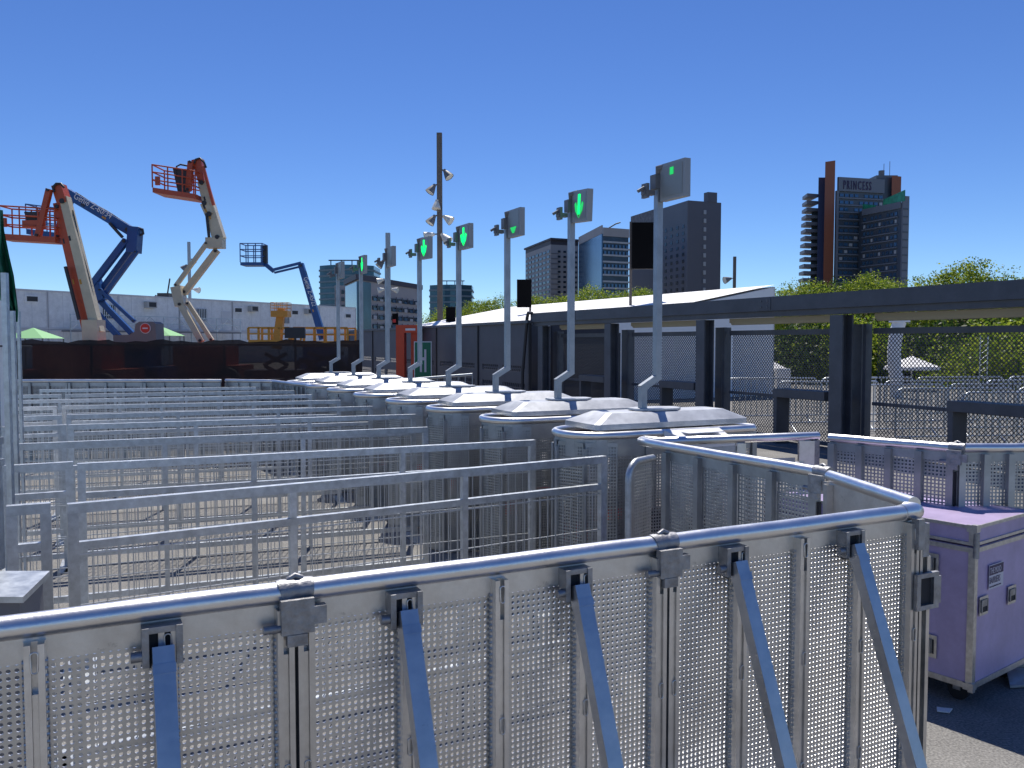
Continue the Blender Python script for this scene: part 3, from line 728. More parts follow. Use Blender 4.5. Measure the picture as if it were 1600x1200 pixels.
# ================================================================ SCRIM FENCE AND MACHINES
def scrim_fence():
    t = thing('scrim_fence', 'brown-black scrim fence covering the machine yard at left', 'fence')
    x0, x1 = -9.6, -2.55; D = 14.6
    n = 44; k = 6; vs = []
    for j in range(k+1):
        for i in range(n+1):
            x = x0+(x1-x0)*i/n; z = .02+(1.735+.02*math.sin(i*.9)+.015*math.sin(i*2.3))*j/k if j == k else .02+1.72*j/k
            vs.append((x, D+.05*math.sin(i*1.1+j*.5)+.03*math.sin(i*2.7+j), z))
    m = n+1; b = MB(); b.quadmesh(vs, [(j*m+i, j*m+i+1, (j+1)*m+i+1, (j+1)*m+i) for j in range(k) for i in range(n)], True)
    b.build('scrim', M['scrim'], t)
    for i in range(4):
        x = x0+.1+(x1-x0-.2)*i/3; b = MB(); b.tube([(x, D+.12, 0), (x, D+.12, 1.70)], .022, 8); b.build('post', M['machdark'], t)
    b = MB(); b.tube([(x0, D+.12, 1.69), (x1, D+.12, 1.69)], .018, 8); b.build('top_rail', M['machdark'], t)
scrim_fence()
p0 = P(546, 520, 15)
def lift_base(t, cx, D, w_, hgt, m):
    b = MB(); b.box(cx-w_/2, cx+w_/2, D-.8, D+.8, .45, .45+hgt*.45); b.box(cx-w_*.42, cx+w_*.3, D-.7, D+.7, .45+hgt*.45+.01, .45+hgt)
    b.build('chassis', M[m], t)
    for sx in (-1, 1):
        for sy in (-1, 1):
            b = MB(); b.tube([(cx+sx*w_*.36, D+sy*.80, .45), (cx+sx*w_*.36, D+sy*1.10, .45)], .45, 18)
            wh = b.build('wheel', M['dark'], t)
            b = MB(); b.tube([(cx+sx*w_*.36, D+sy*1.09, .45), (cx+sx*w_*.36, D+sy*1.12, .45)], .2, 12); b.build('rim', M[m], wh)
def basket(t, pts_px, D, m, mdark='machdark', depth=.75, th=.035):
    # floor left/right px, rail-top px
    (xl, yf, xr, yfr, ytop) = pts_px
    a = P(xl, yf, D); c = P(xr, yfr, D); top = P(xl, ytop, D).z
    fb = MB(); s = (c-a)
    vs = []
    fb.prism([a+Vector((0, -depth/2, 0)), c+Vector((0, -depth/2, 0)), c+Vector((0, depth/2, 0)), a+Vector((0, depth/2, 0))], (0, 0, -.16)); o = fb.build('platform', M[m], t)
    hh = top-a.z
    r = MB()
    for dy in (-depth/2, depth/2):
        for f in (.0, .36, .70, 1):
            q = a+s*f+Vector((0, dy, 0)); r.tube([q, q+Vector((0, 0, hh))], th/2, 6)
        for f2 in (.34, .68, 1.0):
            r.tube([a+Vector((0, dy, hh*f2)), c+Vector((0, dy, hh*f2))], th/2, 6)
    for q in (a, c):
        for f2 in (.34, .68, 1.0):
            r.tube([q+Vector((0, -depth/2, hh*f2)), q+Vector((0, depth/2, hh*f2))], th/2, 6)
    r.build('guard_rail', M[m], t)
def arm(t, name, a, c, D, wd, m, dy=0, dep=None, w1=None):
    p = P(*a, D); q = P(*c, D); p.y += dy; q.y += dy
    wpx = wd*D/1340; w1 = (w1 or wd)*D/1340; dep = dep or wpx
    d_ = (q-p).normalized(); n_ = Vector((-d_.z, 0, d_.x))
    vs = []
    for pt, ww in ((p, wpx), (q, w1)):
        for sy in (-1, 1):
            for sn in (-1, 1): vs.append(pt+n_*sn*ww/2+Vector((0, sy*dep/2, 0)))
    b = MB(); b.quadmesh(vs, [(0, 1, 3, 2), (4, 6, 7, 5), (0, 4, 5, 1), (2, 3, 7, 6), (0, 2, 6, 4), (1, 5, 7, 3)])
    o = b.build(name, M[m], t)
    if 'boom' in name or 'link' in name:
        for f, ww in ((.03, wpx), (.97, w1*D/1340 if False else wpx)):
            c = p+(q-p)*f; b = MB(); b.tube([c+Vector((0, -dep/2-.05, 0)), c+Vector((0, dep/2+.05, 0))], ww*.26, 10); b.build('pivot_pin', M['machdark'], o)
    if 'boom' in name:
        nn = n_*wpx*.28; b = MB()
        pts = [p+(q-p)*(k/10)+nn*1.9+Vector((0, 0, 0))+n_*(.012*math.sin(k*1.3)) for k in range(1, 10)]
        b.tube(pts, .014, 6); b.build('hydraulic_hose', M['machdark'], o)
        for f in (.30, .62):
            c = p+(q-p)*f; b = MB(); dd = d_*.07
            b.quadmesh([c-dd-n_*wpx*.3+Vector((0, -dep/2-.004, 0)), c+dd-n_*wpx*.3+Vector((0, -dep/2-.004, 0)), c+dd-n_*wpx*.08+Vector((0, -dep/2-.004, 0)), c-dd-n_*wpx*.08+Vector((0, -dep/2-.004, 0))], [(0, 1, 2, 3)]); b.build('decal', M['machdark'] if f < .5 else M['yellow'], o)
    return o
# lift 1 : cream boom, orange jib
D = 24
t = thing('boom_lift', 'boom lift with cream main boom and orange basket lowest at far left', 'boom lift', (0, 0, 0), group='boom lifts in the yard')
arm(t, 'main_boom', (100, 309), (152, 520), D, 15, 'cream', w1=18)
arm(t, 'inner_boom', (92, 318), (138, 515), D, 11, 'ormach', dy=-.04, w1=13)
arm(t, 'jib', (92, 290), (101, 318), D, 15, 'ormach', dep=.34)
arm(t, 'jib_link', (85, 298), (67, 372), D, 8, 'ormach', dy=-.25)
arm(t, 'jib_link', (92, 300), (86, 370), D, 7, 'ormach', dy=.2)
arm(t, 'basket_mount', (44, 352), (75, 352), D, 11, 'ormach', dy=-.2)
basket(t, (10, 367, 95, 372, 324), D, 'ormach', depth=.6, th=.045)
b = MB(); q = P(57, 345, D); b.prism([q+Vector((-.23, -.2, .22)), q+Vector((.25, -.2, .22)), q+Vector((.20, -.2, -.06)), q+Vector((-.15, -.2, -.06))], (0, .3, 0)); b.build('control_console', M['machdark'], t)
b = MB(); q = P(21, 351, D); b.box(q.x-.06, q.x+.06, D-.48, D-.40, q.z-.12, q.z+.12); b.build('control_box', M['ormach'], t)
arm(t, 'lift_cylinder', (111, 418), (132, 500), D, 4, 'machdark', dy=-.3)
b = MB(); b.tube([P(84, 300, D-.2), P(83, 292, D-.2), P(88, 287, D-.2), P(95, 287, D-.2), P(100, 293, D-.2)], .035, 8); b.build('hose', M['machdark'], t)
arm(t, 'mast_foot', (146, 500), (148, 545), D, 24, 'cream', dep=.5)
lift_base(t, P(120, 0, D).x, D, 2.6, 1.2, 'ormach')
# lift 2 : blue articulated
D = 27
t = thing('boom_lift', 'blue articulated boom lift folded in a zigzag behind the cream boom', 'boom lift', (0, 0, 0), group='boom lifts in the yard')
arm(t, 'upper_boom', (104, 301), (206, 362), D, 14, 'blue', w1=14, dep=.3)
arm(t, 'elbow_block', (212, 355), (209, 395), D, 16, 'blue', dep=.42)
arm(t, 'riser_link', (201, 376), (145, 449), D, 9, 'blue', dy=-.15)
arm(t, 'riser_link', (207, 384), (155, 455), D, 8, 'blue', dy=.1)
arm(t, 'riser_link', (217, 392), (165, 463), D, 6, 'blue', dy=-.1)
arm(t, 'lower_knuckle', (146, 438), (158, 470), D, 18, 'blue', dep=.4)
arm(t, 'lower_link', (160, 452), (215, 503), D, 5, 'blue', dy=-.2)
arm(t, 'lower_link', (152, 468), (206, 524), D, 8, 'blue', dy=.15)
arm(t, 'lower_link', (147, 482), (188, 526), D, 8, 'blue', dy=-.1)
arm(t, 'lift_cylinder', (176, 350), (196, 372), D, 4, 'machdark', dy=-.2)
arm(t, 'jib_link', (114, 312), (107, 330), D, 4, 'blue')
basket(t, (52, 360, 98, 366, 322), D+.4, 'blue', depth=.8, th=.04)
b = MB(); b.tube([P(216, 356, D), P(223, 359, D), P(224, 365, D), P(218, 368, D)], .04, 8); b.build('hose_loop', M['machdark'], t)
me = text_mesh('Genie Z-60/34', .27, .004, .82); me.materials.append(M['whitepaint']); q = P(114, 309, D-.17)
o = link('lettering', me, None, t, q.to_tuple()); o.rotation_euler = (0, math.atan2(361-303, 102), 0)
lift_base(t, P(190, 0, D).x, D, 2.4, 1.15, 'blue')
b = MB(); q = P(226, 514, D-1.2)
# rounded grey counterweight with a red badge
b.prism([q+Vector((-.95, 0, -.6)), q+Vector((.35, 0, -.6)), q+Vector((.33, 0, .16)), q+Vector((.24, 0, .22)), q+Vector((-.16, 0, .22)), q+Vector((-.27, 0, .15)), q+Vector((-.31, 0, -.08)), q+Vector((-.45, 0, -.17)), q+Vector((-.95, 0, -.19))], (0, .6, 0)); cw = b.build('counterweight', M['machgrey'], t)
b = MB(); b.tube([q+Vector((.03, -.004, .02)), q+Vector((.03, -.025, .02))], .16, 20); bd = b.build('round_badge', M['sticker'], cw)
b = MB(); b.tube([q+Vector((.03, -.026, .02)), q+Vector((.03, -.034, .02))], .14, 20); bd = b.build('badge_face', M['red'], cw)
b = MB(); b.box(q.x-.05, q.x+.11, q.y-.04, q.y-.0345, q.z, q.z+.04); b.build('badge_bar', M['sticker'], cw)
# lift 3 : cream with orange basket, high
D = 29
t = thing('boom_lift', 'cream articulated boom lift raised high with orange basket against the sky', 'boom lift', (0, 0, 0), group='boom lifts in the yard')
arm(t, 'upper_boom', (317, 284), (343, 374), D, 13, 'cream', w1=18, dep=.32)
arm(t, 'jib', (309, 250), (318, 288), D, 15, 'ormach', w1=9, dep=.34)
arm(t, 'jib_link', (303, 255), (299, 300), D, 8, 'ormach', dy=-.25)
arm(t, 'jib_rod', (321, 262), (337, 322), D, 4, 'ormach', dy=-.2)
arm(t, 'boom_saddle', (322, 318), (330, 336), D, 14, 'cream', dep=.36)
arm(t, 'elbow_block', (324, 380), (350, 380), D, 16, 'cream', dep=.4)
arm(t, 'riser_link', (327, 379), (277, 448), D, 6, 'cream', dy=-.15)
arm(t, 'riser_link', (338, 390), (286, 458), D, 9, 'cream', dy=.1)
arm(t, 'lower_knuckle', (277, 448), (284, 478), D, 15, 'cream', dep=.42)
arm(t, 'lower_link', (284, 474), (318, 534), D, 9, 'cream', dy=-.15)
arm(t, 'lower_link', (291, 472), (330, 532), D, 6, 'cream', dy=.1)
arm(t, 'lift_cylinder', (326, 335), (330, 372), D, 3.5, 'machdark', dy=-.2)
basket(t, (248, 297, 314, 307, 262), D, 'ormach', depth=1.0, th=.05)
b = MB(); q = P(288, 280, D); b.prism([q+Vector((-.27, -.3, .32)), q+Vector((.22, -.3, .28)), q+Vector((.15, -.3, -.55)), q+Vector((-.1, -.3, -.55))], (0, .35, 0)); b.build('control_console', M['machdark'], t)
b = MB(); q = P(256, 287, D); b.box(q.x-.07, q.x+.07, D-.55, D-.46, q.z-.14, q.z+.14); b.build('control_box', M['ormach'], t)
b = MB(); b.tube([P(303, 256, D-.2), P(306, 249, D-.2), P(312, 247, D-.2), P(319, 254, D-.2), P(322, 262, D-.2)], .035, 8); b.tube([P(275, 275, D-.3), P(276, 260, D-.3), P(282, 257, D-.3), P(302, 261, D-.3)], .03, 6); b.build('hose', M['machdark'], t)
lift_base(t, P(320, 0, D).x, D, 2.4, 1.15, 'ormach')
# lift 4 : distant blue
D = 46
t = thing('boom_lift', 'small distant blue boom lift with a caged basket, right of the cream ones', 'boom lift', (0, 0, 0), group='boom lifts in the yard')
arm(t, 'main_boom', (470, 412), (505, 530), D, 8, 'blue', w1=11, dep=.34)
arm(t, 'upper_jib', (471, 411), (427, 422), D, 4, 'blue', dy=-.1)
arm(t, 'upper_jib', (470, 416), (428, 426), D, 3, 'blue', dy=.1)
arm(t, 'lower_jib', (428, 424), (410, 409), D, 6, 'blue')
arm(t, 'basket_mount', (414, 412), (414, 384), D, 7, 'machdark')
basket(t, (380, 411, 414, 411, 382), D, 'blue', depth=1.0, th=.055)
me = text_mesh('Genie Z-45/22', .36, .004, .75); me.materials.append(M['whitepaint']); q = P(474, 434, D-.2)
o = link('lettering', me, None, t, q.to_tuple()); o.rotation_euler = (0, R(73), 0)
lift_base(t, P(500, 0, D).x, D, 2.3, 1.1, 'blue')
# yellow scissor platforms and mast lift
t = thing('scissor_lift', 'yellow scissor lift with open guard rails just above the scrim', 'scissor lift', (0, 0, 0))
D = 20
def yrail(t, x0, x1, ytop, ybot, D, n, m='yellow'):
    a = P(x0, ytop, D); c = P(x1, ytop, D); zb = P(x0, ybot, D).z
    for dy in (0, 1.1):
        b = MB()
        b.bar(a+Vector((0, dy, 0)), c+Vector((0, dy, 0)), .04, .04)
        b.bar(Vector((a.x, a.y+dy, (a.z+zb)/2)), Vector((c.x, c.y+dy, (a.z+zb)/2)), .035, .035)
        for k in range(n+1):
            x = a.x+(c.x-a.x)*k/n; b.bar((x, a.y+dy, zb), (x, a.y+dy, a.z), .05, .04)
        b.build('guard_rail', M[m], t)
    b = MB(); b.box(a.x, c.x, a.y-.02, a.y+1.12, zb-.14, zb); b.build('platform', M[m], t)
    b = MB(); b.box(a.x+.1, c.x-.1, a.y+.1, a.y+1.0, .45, .85); b.build('chassis', M['machgrey'], t)
    b = MB()
    for k in range(2): b.bar((a.x+.2, a.y+.5, .86+k*.32), (c.x-.2, a.y+.5, 1.16+k*.3), .06, .08); b.bar((a.x+.2, a.y+.62, 1.16+k*.3), (c.x-.2, a.y+.62, .86+k*.32), .06, .08)
    b.build('scissor_arm', M['machdark'], t)
    for x in (a.x+.4, c.x-.4):
        for dy in (.12, .9):
            b = MB(); b.tube([(x, a.y+dy, .3), (x, a.y+dy+.18, .3)], .3, 16); b.build('wheel', M['dark'], t)
yrail(t, 388, 452, 512, 531, D, 4)
t = thing('scissor_lift', 'orange-yellow scissor lift behind the scrim beside the grey wall', 'scissor lift', (0, 0, 0))
yrail(t, 458, 543, 512, 533, D+1.6, 5)
t = thing('mast_lift', 'slim yellow mast lift with small raised basket before the white cabins', 'mast lift', (0, 0, 0))
D = 23; arm(t, 'mast', (440, 482), (432, 545), D, 10, 'yellow', w1=14); basket(t, (426, 486, 452, 486, 473), D, 'yellow', depth=.4, th=.014)
q = P(432, 540, D); b = MB(); b.box(q.x-.7, q.x+.7, D-.6, D+.6, .3, 1.0); b.build('chassis', M['machdark'], t)
for sx in (-.5, .5):
    b = MB(); b.tube([(q.x+sx, D-.7, .3), (q.x+sx, D+.7, .3)], .3, 14); b.build('wheel', M['dark'], t)
q = P(462, 520, 19); b = MB(); b.box(q.x-.22, q.x+.22, 18.9, 19.0, q.z-.12, q.z+.12); b.box(q.x-.02, q.x+.02, 18.94, 18.98, 0, q.z-.12)
tag(b.build('black_floodlight', M['machdark']), 'black square floodlight on a stand before the yellow guard rails', 'floodlight')
for (px, py, D, wd, lab) in ((52, 512, 42, 1.0, 'light green gazebo roof at far left behind the scrim'), (247, 508, 42, .95, 'light green gazebo roof beside the grey counterweight')):
    q = P(px, py, D); b = MB()
    vs = [(q.x-wd, D-wd, q.z-.52), (q.x+wd, D-wd, q.z-.52), (q.x+wd, D+wd, q.z-.52), (q.x-wd, D+wd, q.z-.52), (q.x, D, q.z)]
    b.quadmesh(vs, [(0, 1, 4), (1, 2, 4), (2, 3, 4), (3, 0, 4), (3, 2, 1, 0)])
    t = thing('gazebo', lab, 'gazebo'); b.build('canopy', M['lightgreen'], t)
    for sx in (-1, 1):
        for sy in (-1, 1):
            b = MB(); b.bar((q.x+sx*(wd-.04), D+sy*(wd-.04), 0), (q.x+sx*(wd-.04), D+sy*(wd-.04), q.z-.53), .05, .05); b.build('leg', M['machgrey'], t)

# ================================================================ SITE CABINS
A = P(-70, 0, 53); A.z = 0; B = P(552, 0, 86); B.z = 0
dv = (B-A); Lc = dv.length; dn = dv.normalized(); ca = math.atan2(dn.y, dn.x)
nC = 7; cw_ = Lc/nC
def cabin_proto():
    t = thing('site_cabin', '', 'cabin', group='row of stacked white site cabins')
    W = cw_-.05
    for z0 in (0, 2.62):
        b = MB(); b.box(0, W, 0, 2.4, z0+.12, z0+2.48); b.build('wall', M['cabin'], t)
        b = MB()
        b.box(-.02, W+.02, -.04, 2.44, z0+2.482, z0+2.6); b.box(-.02, W+.02, -.04, 2.44, z0, z0+.118)
        for x in (0, W): b.box(x-.05, x+.05, -.035, 0, z0+.12, z0+2.48)
        b.build('frame', M['cabinframe'], t)
        b = MB()
        for k in range(1, 5): b.box(k*W/5-.012, k*W/5+.012, -.008, -.001, z0+.12, z0+2.48)
        b.build('panel_joint', M['cabinframe'], t)
    return t
def cab_window(t, x, z, w_=1.0, h=.95, bars=6):
    b = MB(); b.box(x-w_/2-.06, x+w_/2+.06, -.05, -.002, z-.06, z+h+.06); wn = b.build('window', M['cabinframe'], t)
    b = MB(); b.box(x-w_/2, x+w_/2, -.062, -.052, z, z+h); b.build('pane', M['b_glassdark'], wn)
    b = MB()
    for k in range(bars): xx = x-w_/2+(k+.5)*w_/bars; b.box(xx-.02, xx+.02, -.10, -.07, z-.03, z+h+.03)
    b.build('window_bars', M['cabin'], wn)
def cab_ac(t, x, z):
    b = MB(); b.box(x-.42, x+.42, -.42, -.004, z, z+.48); a = b.build('air_conditioner', M['ac'], t)
    b = MB(); b.box(x-.28, x+.34, -.435, -.421, z+.08, z+.42); b.build('fan_grille', M['machdark'], a)
def cab_vent(t, x, z):
    b = MB(); b.box(x-.48, x+.48, -.06, -.004, z, z+.5); a = b.build('air_conditioner', M['cabin'], t)
    b = MB(); b.box(x-.35, x+.38, -.075, -.061, z+.08, z+.4); b.build('fan_grille', M['machdark'], a)
cp = cabin_proto(); cabs = [cp]+[copy_tree(cp) for _ in range(nC-1)]
cl = ['leftmost stacked white site cabin, partly behind the green tarpaulin', 'white site cabin behind the orange basket lift, with one grille', 'white site cabin behind the zigzag blue lift, with a barred window',
      'white site cabin with an air conditioner left of the high cream lift', 'white site cabin with a barred window right of the high cream lift', 'white site cabin behind the yellow mast lift with a barred window', 'last white site cabin at the right end, before the office block']
for i, t in enumerate(cabs):
    q = A+dn*cw_*i; t.location = (q.x, q.y, 0); t.rotation_euler[2] = ca; t['label'] = cl[i]
def cab_at(px):
    k = (px-800)/1340; s = (k*A.y-A.x)/(dn.x-k*dn.y); i = min(nC-1, max(0, int(s/cw_))); return cabs[i], s-i*cw_
for px, z, f in ((52, 4.35, 'v'), (234, 4.3, 'a'), (371, 4.2, 'v'), (394, 4.35, 'a'), (461, 4.2, 'v'), (481, 4.35, 'a'), (544, 4.1, 'v')):
    t, x = cab_at(px); (cab_ac if f == 'a' else cab_vent)(t, min(max(x, .6), cw_-.7), z)
for px in (178, 316, 442):
    t, x = cab_at(px); cab_window(t, min(max(x, .8), cw_-.8), 3.45)
t, x = cab_at(354); b = MB(); b.box(x-.5, x+.5, -.03, -.003, 3.3, 4.3); b.build('shutter', M['cabinframe'], t)
# access walkway before the upper storey, far left
t = thing('walkway', 'grey steel access walkway with braced railing before the left cabins', 'walkway', (A+dn*6).to_tuple(), ca)
b = MB(); b.box(0, 15, -1.5, -.45, 2.45, 2.55)
b.build('deck', M['machgrey'], t)
for k in range(7):
    x = k*2.5; b = MB(); b.bar((x, -1.45, 0), (x, -1.45, 3.65), .06, .06); b.build('post', M['galv'], t)
b = MB()
for z in (3.1, 3.62): b.bar((0, -1.45, z), (15, -1.45, z), .05, .05)
for k in range(6): x = k*2.5; b.bar((x, -1.45, 2.55), (x+1.25, -1.45, 3.6), .04, .04); b.bar((x+1.25, -1.45, 3.6), (x+2.5, -1.45, 2.55), .04, .04)
b.build('railing', M['galv'], t)
# small dish and chimney thing on the cabins
q = P(256, 461, 68); b = MB(); b.box(q.x-.45, q.x+.45, 67.8, 68.6, q.z-.5, q.z+.15); b.tube([(q.x+.3, 68, q.z+.15), (q.x+.5, 68, q.z+1.3)], .06, 6); b.tube([(q.x-.5, 68, q.z-.1), (q.x-.75, 68, q.z-.4)], .2, 8)
tag(b.build('roof_device', M['machdark']), 'dark camera-like device with an aerial on the cabin roof', 'aerial')

# ================================================================ MASTS WITH FLOODLIGHTS
def head(t, p, dirx, tilt, size, m='lampgrey', inner='lampwhite'):
    # bell-shaped lamp: narrow neck, wide mouth pointing down-sideways
    d_ = Vector((dirx*math.cos(tilt), -.25, -math.sin(tilt))).normalized(); p = Vector(p)
    prof = [(0, .16), (.25, .22), (.42, .30), (.75, .42), (1.05, .50)]
    n = 14; sd = d_.cross(Vector((0, 0, 1))).normalized(); u2 = sd.cross(d_)
    vs = [p+d_*a*size+(sd*math.cos(2*math.pi*k/n)+u2*math.sin(2*math.pi*k/n))*r*size for a, r in prof for k in range(n)]
    b = MB(); b.quadmesh(vs, [(i*n+k, i*n+(k+1) % n, (i+1)*n+(k+1) % n, (i+1)*n+k) for i in range(len(prof)-1) for k in range(n)]+[tuple(range(n))], True)
    h = b.build('floodlight', M[m], t)
    c = p+d_*size*1.0
    b = MB(); b.quadmesh([c+(sd*math.cos(2*math.pi*k/n)+u2*math.sin(2*math.pi*k/n))*size*.47 for k in range(n)], [tuple(range(n))]); b.build('reflector', M[inner], h)
def mast(px, ytop, D, wd, heads, lab, m='mast', hz=None):
    q = P(px, ytop, D); t = thing('light_mast', lab, 'light mast')
    b = MB(); b.bar((q.x, D, 0), (q.x, D, q.z), wd, wd); b.build('pole', M[m], t)
    for (hx, hy, dx, tl_, sz, mm) in heads:
        c = P(hx, hy, D); b = MB(); b.bar((q.x, D-.05, c.z), (c.x, D-.05, c.z), .06, .06); b.build('arm', M[m], t)
        head(t, (c.x, D-.1, c.z), dx, tl_, sz, mm)
mast(686.5, 208, 45, .27, [(694, 266, 1, .95, .50, 'lampgrey'), (680, 289, -1, 1.0, .50, 'lampgrey'), (683, 313, -.2, 1.3, .48, 'lampwhite'), (680, 337, -1, 1.0, .50, 'lampgrey'), (693, 338, 1, .6, .5, 'lampwhite'), (679, 366, -1, .3, .5, 'lampwhite'), (690, 366, .8, .7, .55, 'lampwhite')],
     'tall brown mast with seven floodlights in the middle of the picture')
mast(606, 364, 60, .30, [(600, 407, -1, .9, .55, 'lampgrey'), (600, 437, -1, .3, .45, 'lampwhite'), (601, 452, -1, .2, .45, 'lampwhite'), (612, 452, 1, .2, .45, 'lampwhite')], 'slim grey mast with small lamps before the office block', 'pole')
mast(295, 378, 70, .2, [(293, 414, -1, .8, .5, 'lampgrey'), (300, 405, 1, .8, .4, 'lampgrey'), (303, 452, 1, .2, .5, 'lampwhite')], 'thin far mast with lamps beside the high cream boom lift', 'pole')
mast(1148, 401, 70, .22, [(1142, 435, -1, .3, .6, 'lampgrey')], 'short-looking far mast with one lamp left of the hotel tower', 'mast')

# ================================================================ GATE STRUCTURE (beam, posts, mesh)
Gp = Vector((.68, 22.9, 0)); Gd = (Vector((6.35, 10.6, 0))-Gp).normalized(); GA = math.atan2(Gd.y, Gd.x)
t = thing('entrance_gate', 'anthracite steel gate frame with long beam, posts and wire mesh bays', 'gate', Gp.to_tuple(), GA)
LB = 21.0
b = MB(); b.box(-.1, LB, -.16, .20, 2.262, 2.50); b.build('beam', M['gatesteel'], t)
b = MB(); b.box(-.1, LB, -.10, .16, 2.17, 2.26); b.build('beam_web', M['gatesteel'], t)
for k in range(4):
    b = MB(); b.box(2.05+k*6.8, 2.35+k*6.8, -.168, -.1605, 2.28, 2.48); sp = b.build('splice_plate', M['gatesteel'], t)
    b = MB()
    for u_ in (.07, .23):
        for v_ in (.05, .15): b.tube([(2.05+k*6.8+u_, -.1685, 2.28+v_), (2.05+k*6.8+u_, -.18, 2.28+v_)], .014, 6)
    b.build('bolts', M['machgrey'], sp, kind='stuff')
b = MB(); b.box(-.1, LB, .24, .5, 2.24, 2.42); b.build('rear_beam', M['gatesteel'], t)
def diamond(w_, h, p=.066, r=.004):
    b = MB(); n = int((w_+h)/p)
    for i in range(n):
        s = (i+.5)*p
        for sg in (1, -1):
            a = (min(s, w_), max(0, s-w_)); c = (max(0, s-h), min(s, h))
            if sg < 0: a = (w_-a[0], a[1]); c = (w_-c[0], c[1])
            b.bar((a[0], 0, a[1]), (c[0], 0, c[1]), r*2, r*2, up=(0, 1, 0))
    return b.mesh('wire_mesh')
BP = 3.4
first = 1.45
dm_up = diamond(BP-.75, 1.06); dm_lo = diamond(BP-.75, .72); dm_up.materials.append(M['gatemesh']); dm_lo.materials.append(M['gatemesh'])
for k in range(6):
    x = .35+k*BP
    b = MB(); b.box(x-.13, x+.13, -.10, -.07, 0, 2.155); b.box(x-.13, x+.13, .10, .13, 0, 2.155); b.box(x-.015, x+.015, -.07, .10, 0, 2.155); b.build('post', M['gatesteel'], t)
    b = MB(); b.box(x-.10, x+.10, .34, .56, 0, 2.015); b.box(x+.16, x+.22, .30, .36, 0, 2.015); b.build('rear_post', M['gatesteel'], t)
    if k < 5:
        xa = x+.30; xb = x+BP-.30
        b = MB(); b.box(xa, xb, .36, .44, 1.86, 1.95); b.build('top_bar', M['gatesteel'], t)
        b = MB(); b.box(xa, xb, .36, .44, .76, .81); b.build('mid_bar', M['gatesteel'], t)
        b = MB(); b.box(xa, xb, .36, .44, .03, .09); b.build('bottom_bar', M['gatesteel'], t)
        b = MB(); b.box(xb-.06, xb, .36, .44, .09, 1.86); b.build('side_bar', M['gatesteel'], t)
        link('wire_mesh', dm_up, None, t, (xa+.04, .40, .80), kind='stuff'); link('wire_mesh', dm_lo, None, t, (xa+.04, .40, .06), kind='stuff')
        # rolled shutter / lamp housing below the rear beam
        b = MB(); b.box(xa+.1, xb-.1, .27, .42, 2.09, 2.17); b.tube([(xa+.1, .345, 2.09), (xb-.1, .345, 2.09)], .04, 10); b.build('lamp_housing', M['lightbeige'], t)
        # low turnstile frame in the bay
        b = MB(); xx = xb-1.2; b.box(xx, xb-.02, .0, .32, .94-.14, .94); b.box(xx, xx+.08, .02, .30, 0, .80); b.build('low_frame', M['gatesteel'], t)
b = MB(); b.tube([(.0, -.16, 2.5), (-.15, -.2, 2.52), (-.22, -.2, 2.4), (-.3, -.3, .9), (-.32, -.3, .0)], .045, 8); b.build('cable_bundle', M['machdark'], t)

# grey cladding wall continuing from the gate
Wp = Vector((.53, 22.95, 0)); Wd = V.copy(); WA = math.atan2(Wd.y, Wd.x)
wd2 = Vector((-.4, .917, 0)).normalized(); WA = math.atan2(wd2.y, wd2.x)
t = thing('cladding_wall', 'dark grey panelled wall with perforated bands behind the turnstiles', 'wall', Wp.to_tuple(), WA)
seams = [0, 3.8, 7.8, 12.2, 16.7, 21.4]
hole = MB()
for i in range(5):
    x0, x1 = seams[i]+.03, seams[i+1]-.03
    b = MB()
    b.box(x0, x1, 0, .05, 0, .34); b.box(x0, x1, 0, .05, .60, .92); b.box(x0, x1, 0, .05, 1.08, 2.24)
    for xx in (x0, (x0+x1)/2, x1-.3): b.box(xx, xx+.3, .001, .05, .34, .60); b.box(xx, xx+.3, .001, .05, .92, 1.08)
    pn = b.build('wall_panel', M['wallgrey'], t)
    b = MB(); n = int((x1-x0)/.15)
    for (za, zb) in ((.34, .60), (.92, 1.08)):
        for k in range(n):
            xx = x0+.05+k*.15
            b.bar((xx, .02, za), (xx+.11, .02, zb), .035, .012, up=(0, 1, 0)); 
        b.bar((x0, .02, (za+zb)/2), (x1, .02, (za+zb)/2), .012, .03)
    b.build('perforated_band', M['wallgrey'], t, kind='stuff')
b = MB(); b.box(-.02, 21.5, -.03, .14, 2.245, 2.32); b.build('coping', M['gatesteel'], t)
b = MB()
for s_ in seams: b.box(s_-.028, s_+.028, .02, .09, 0, 2.24)
b.build('panel_seam', M['machdark'], t)
# orange portal
t = thing('orange_portal', 'bright orange-red portal frame standing before the grey wall', 'portal')
D = 31.5; a = P(626, 508, D); c = P(652, 508, D)
b = MB(); b.box(a.x-.15, a.x+.15, D-.2, D+.5, 0, a.z-.28); b.build('left_column', M['orange'], t)
b = MB(); b.box(a.x-.15, c.x+.05, D-.2, D+.5, a.z-.279, a.z); b.build('lintel', M['orange'], t)
b = MB(); b.box(a.x+.2, c.x-.05, D-.22, D-.205, a.z-.20, a.z-.12); b.build('lintel_marking', M['whitepaint'], t)
b = MB(); b.box(c.x-.25, c.x+.05, D+.1, D+.5, 0, a.z-.28); b.build('right_column', M['orange'], t)
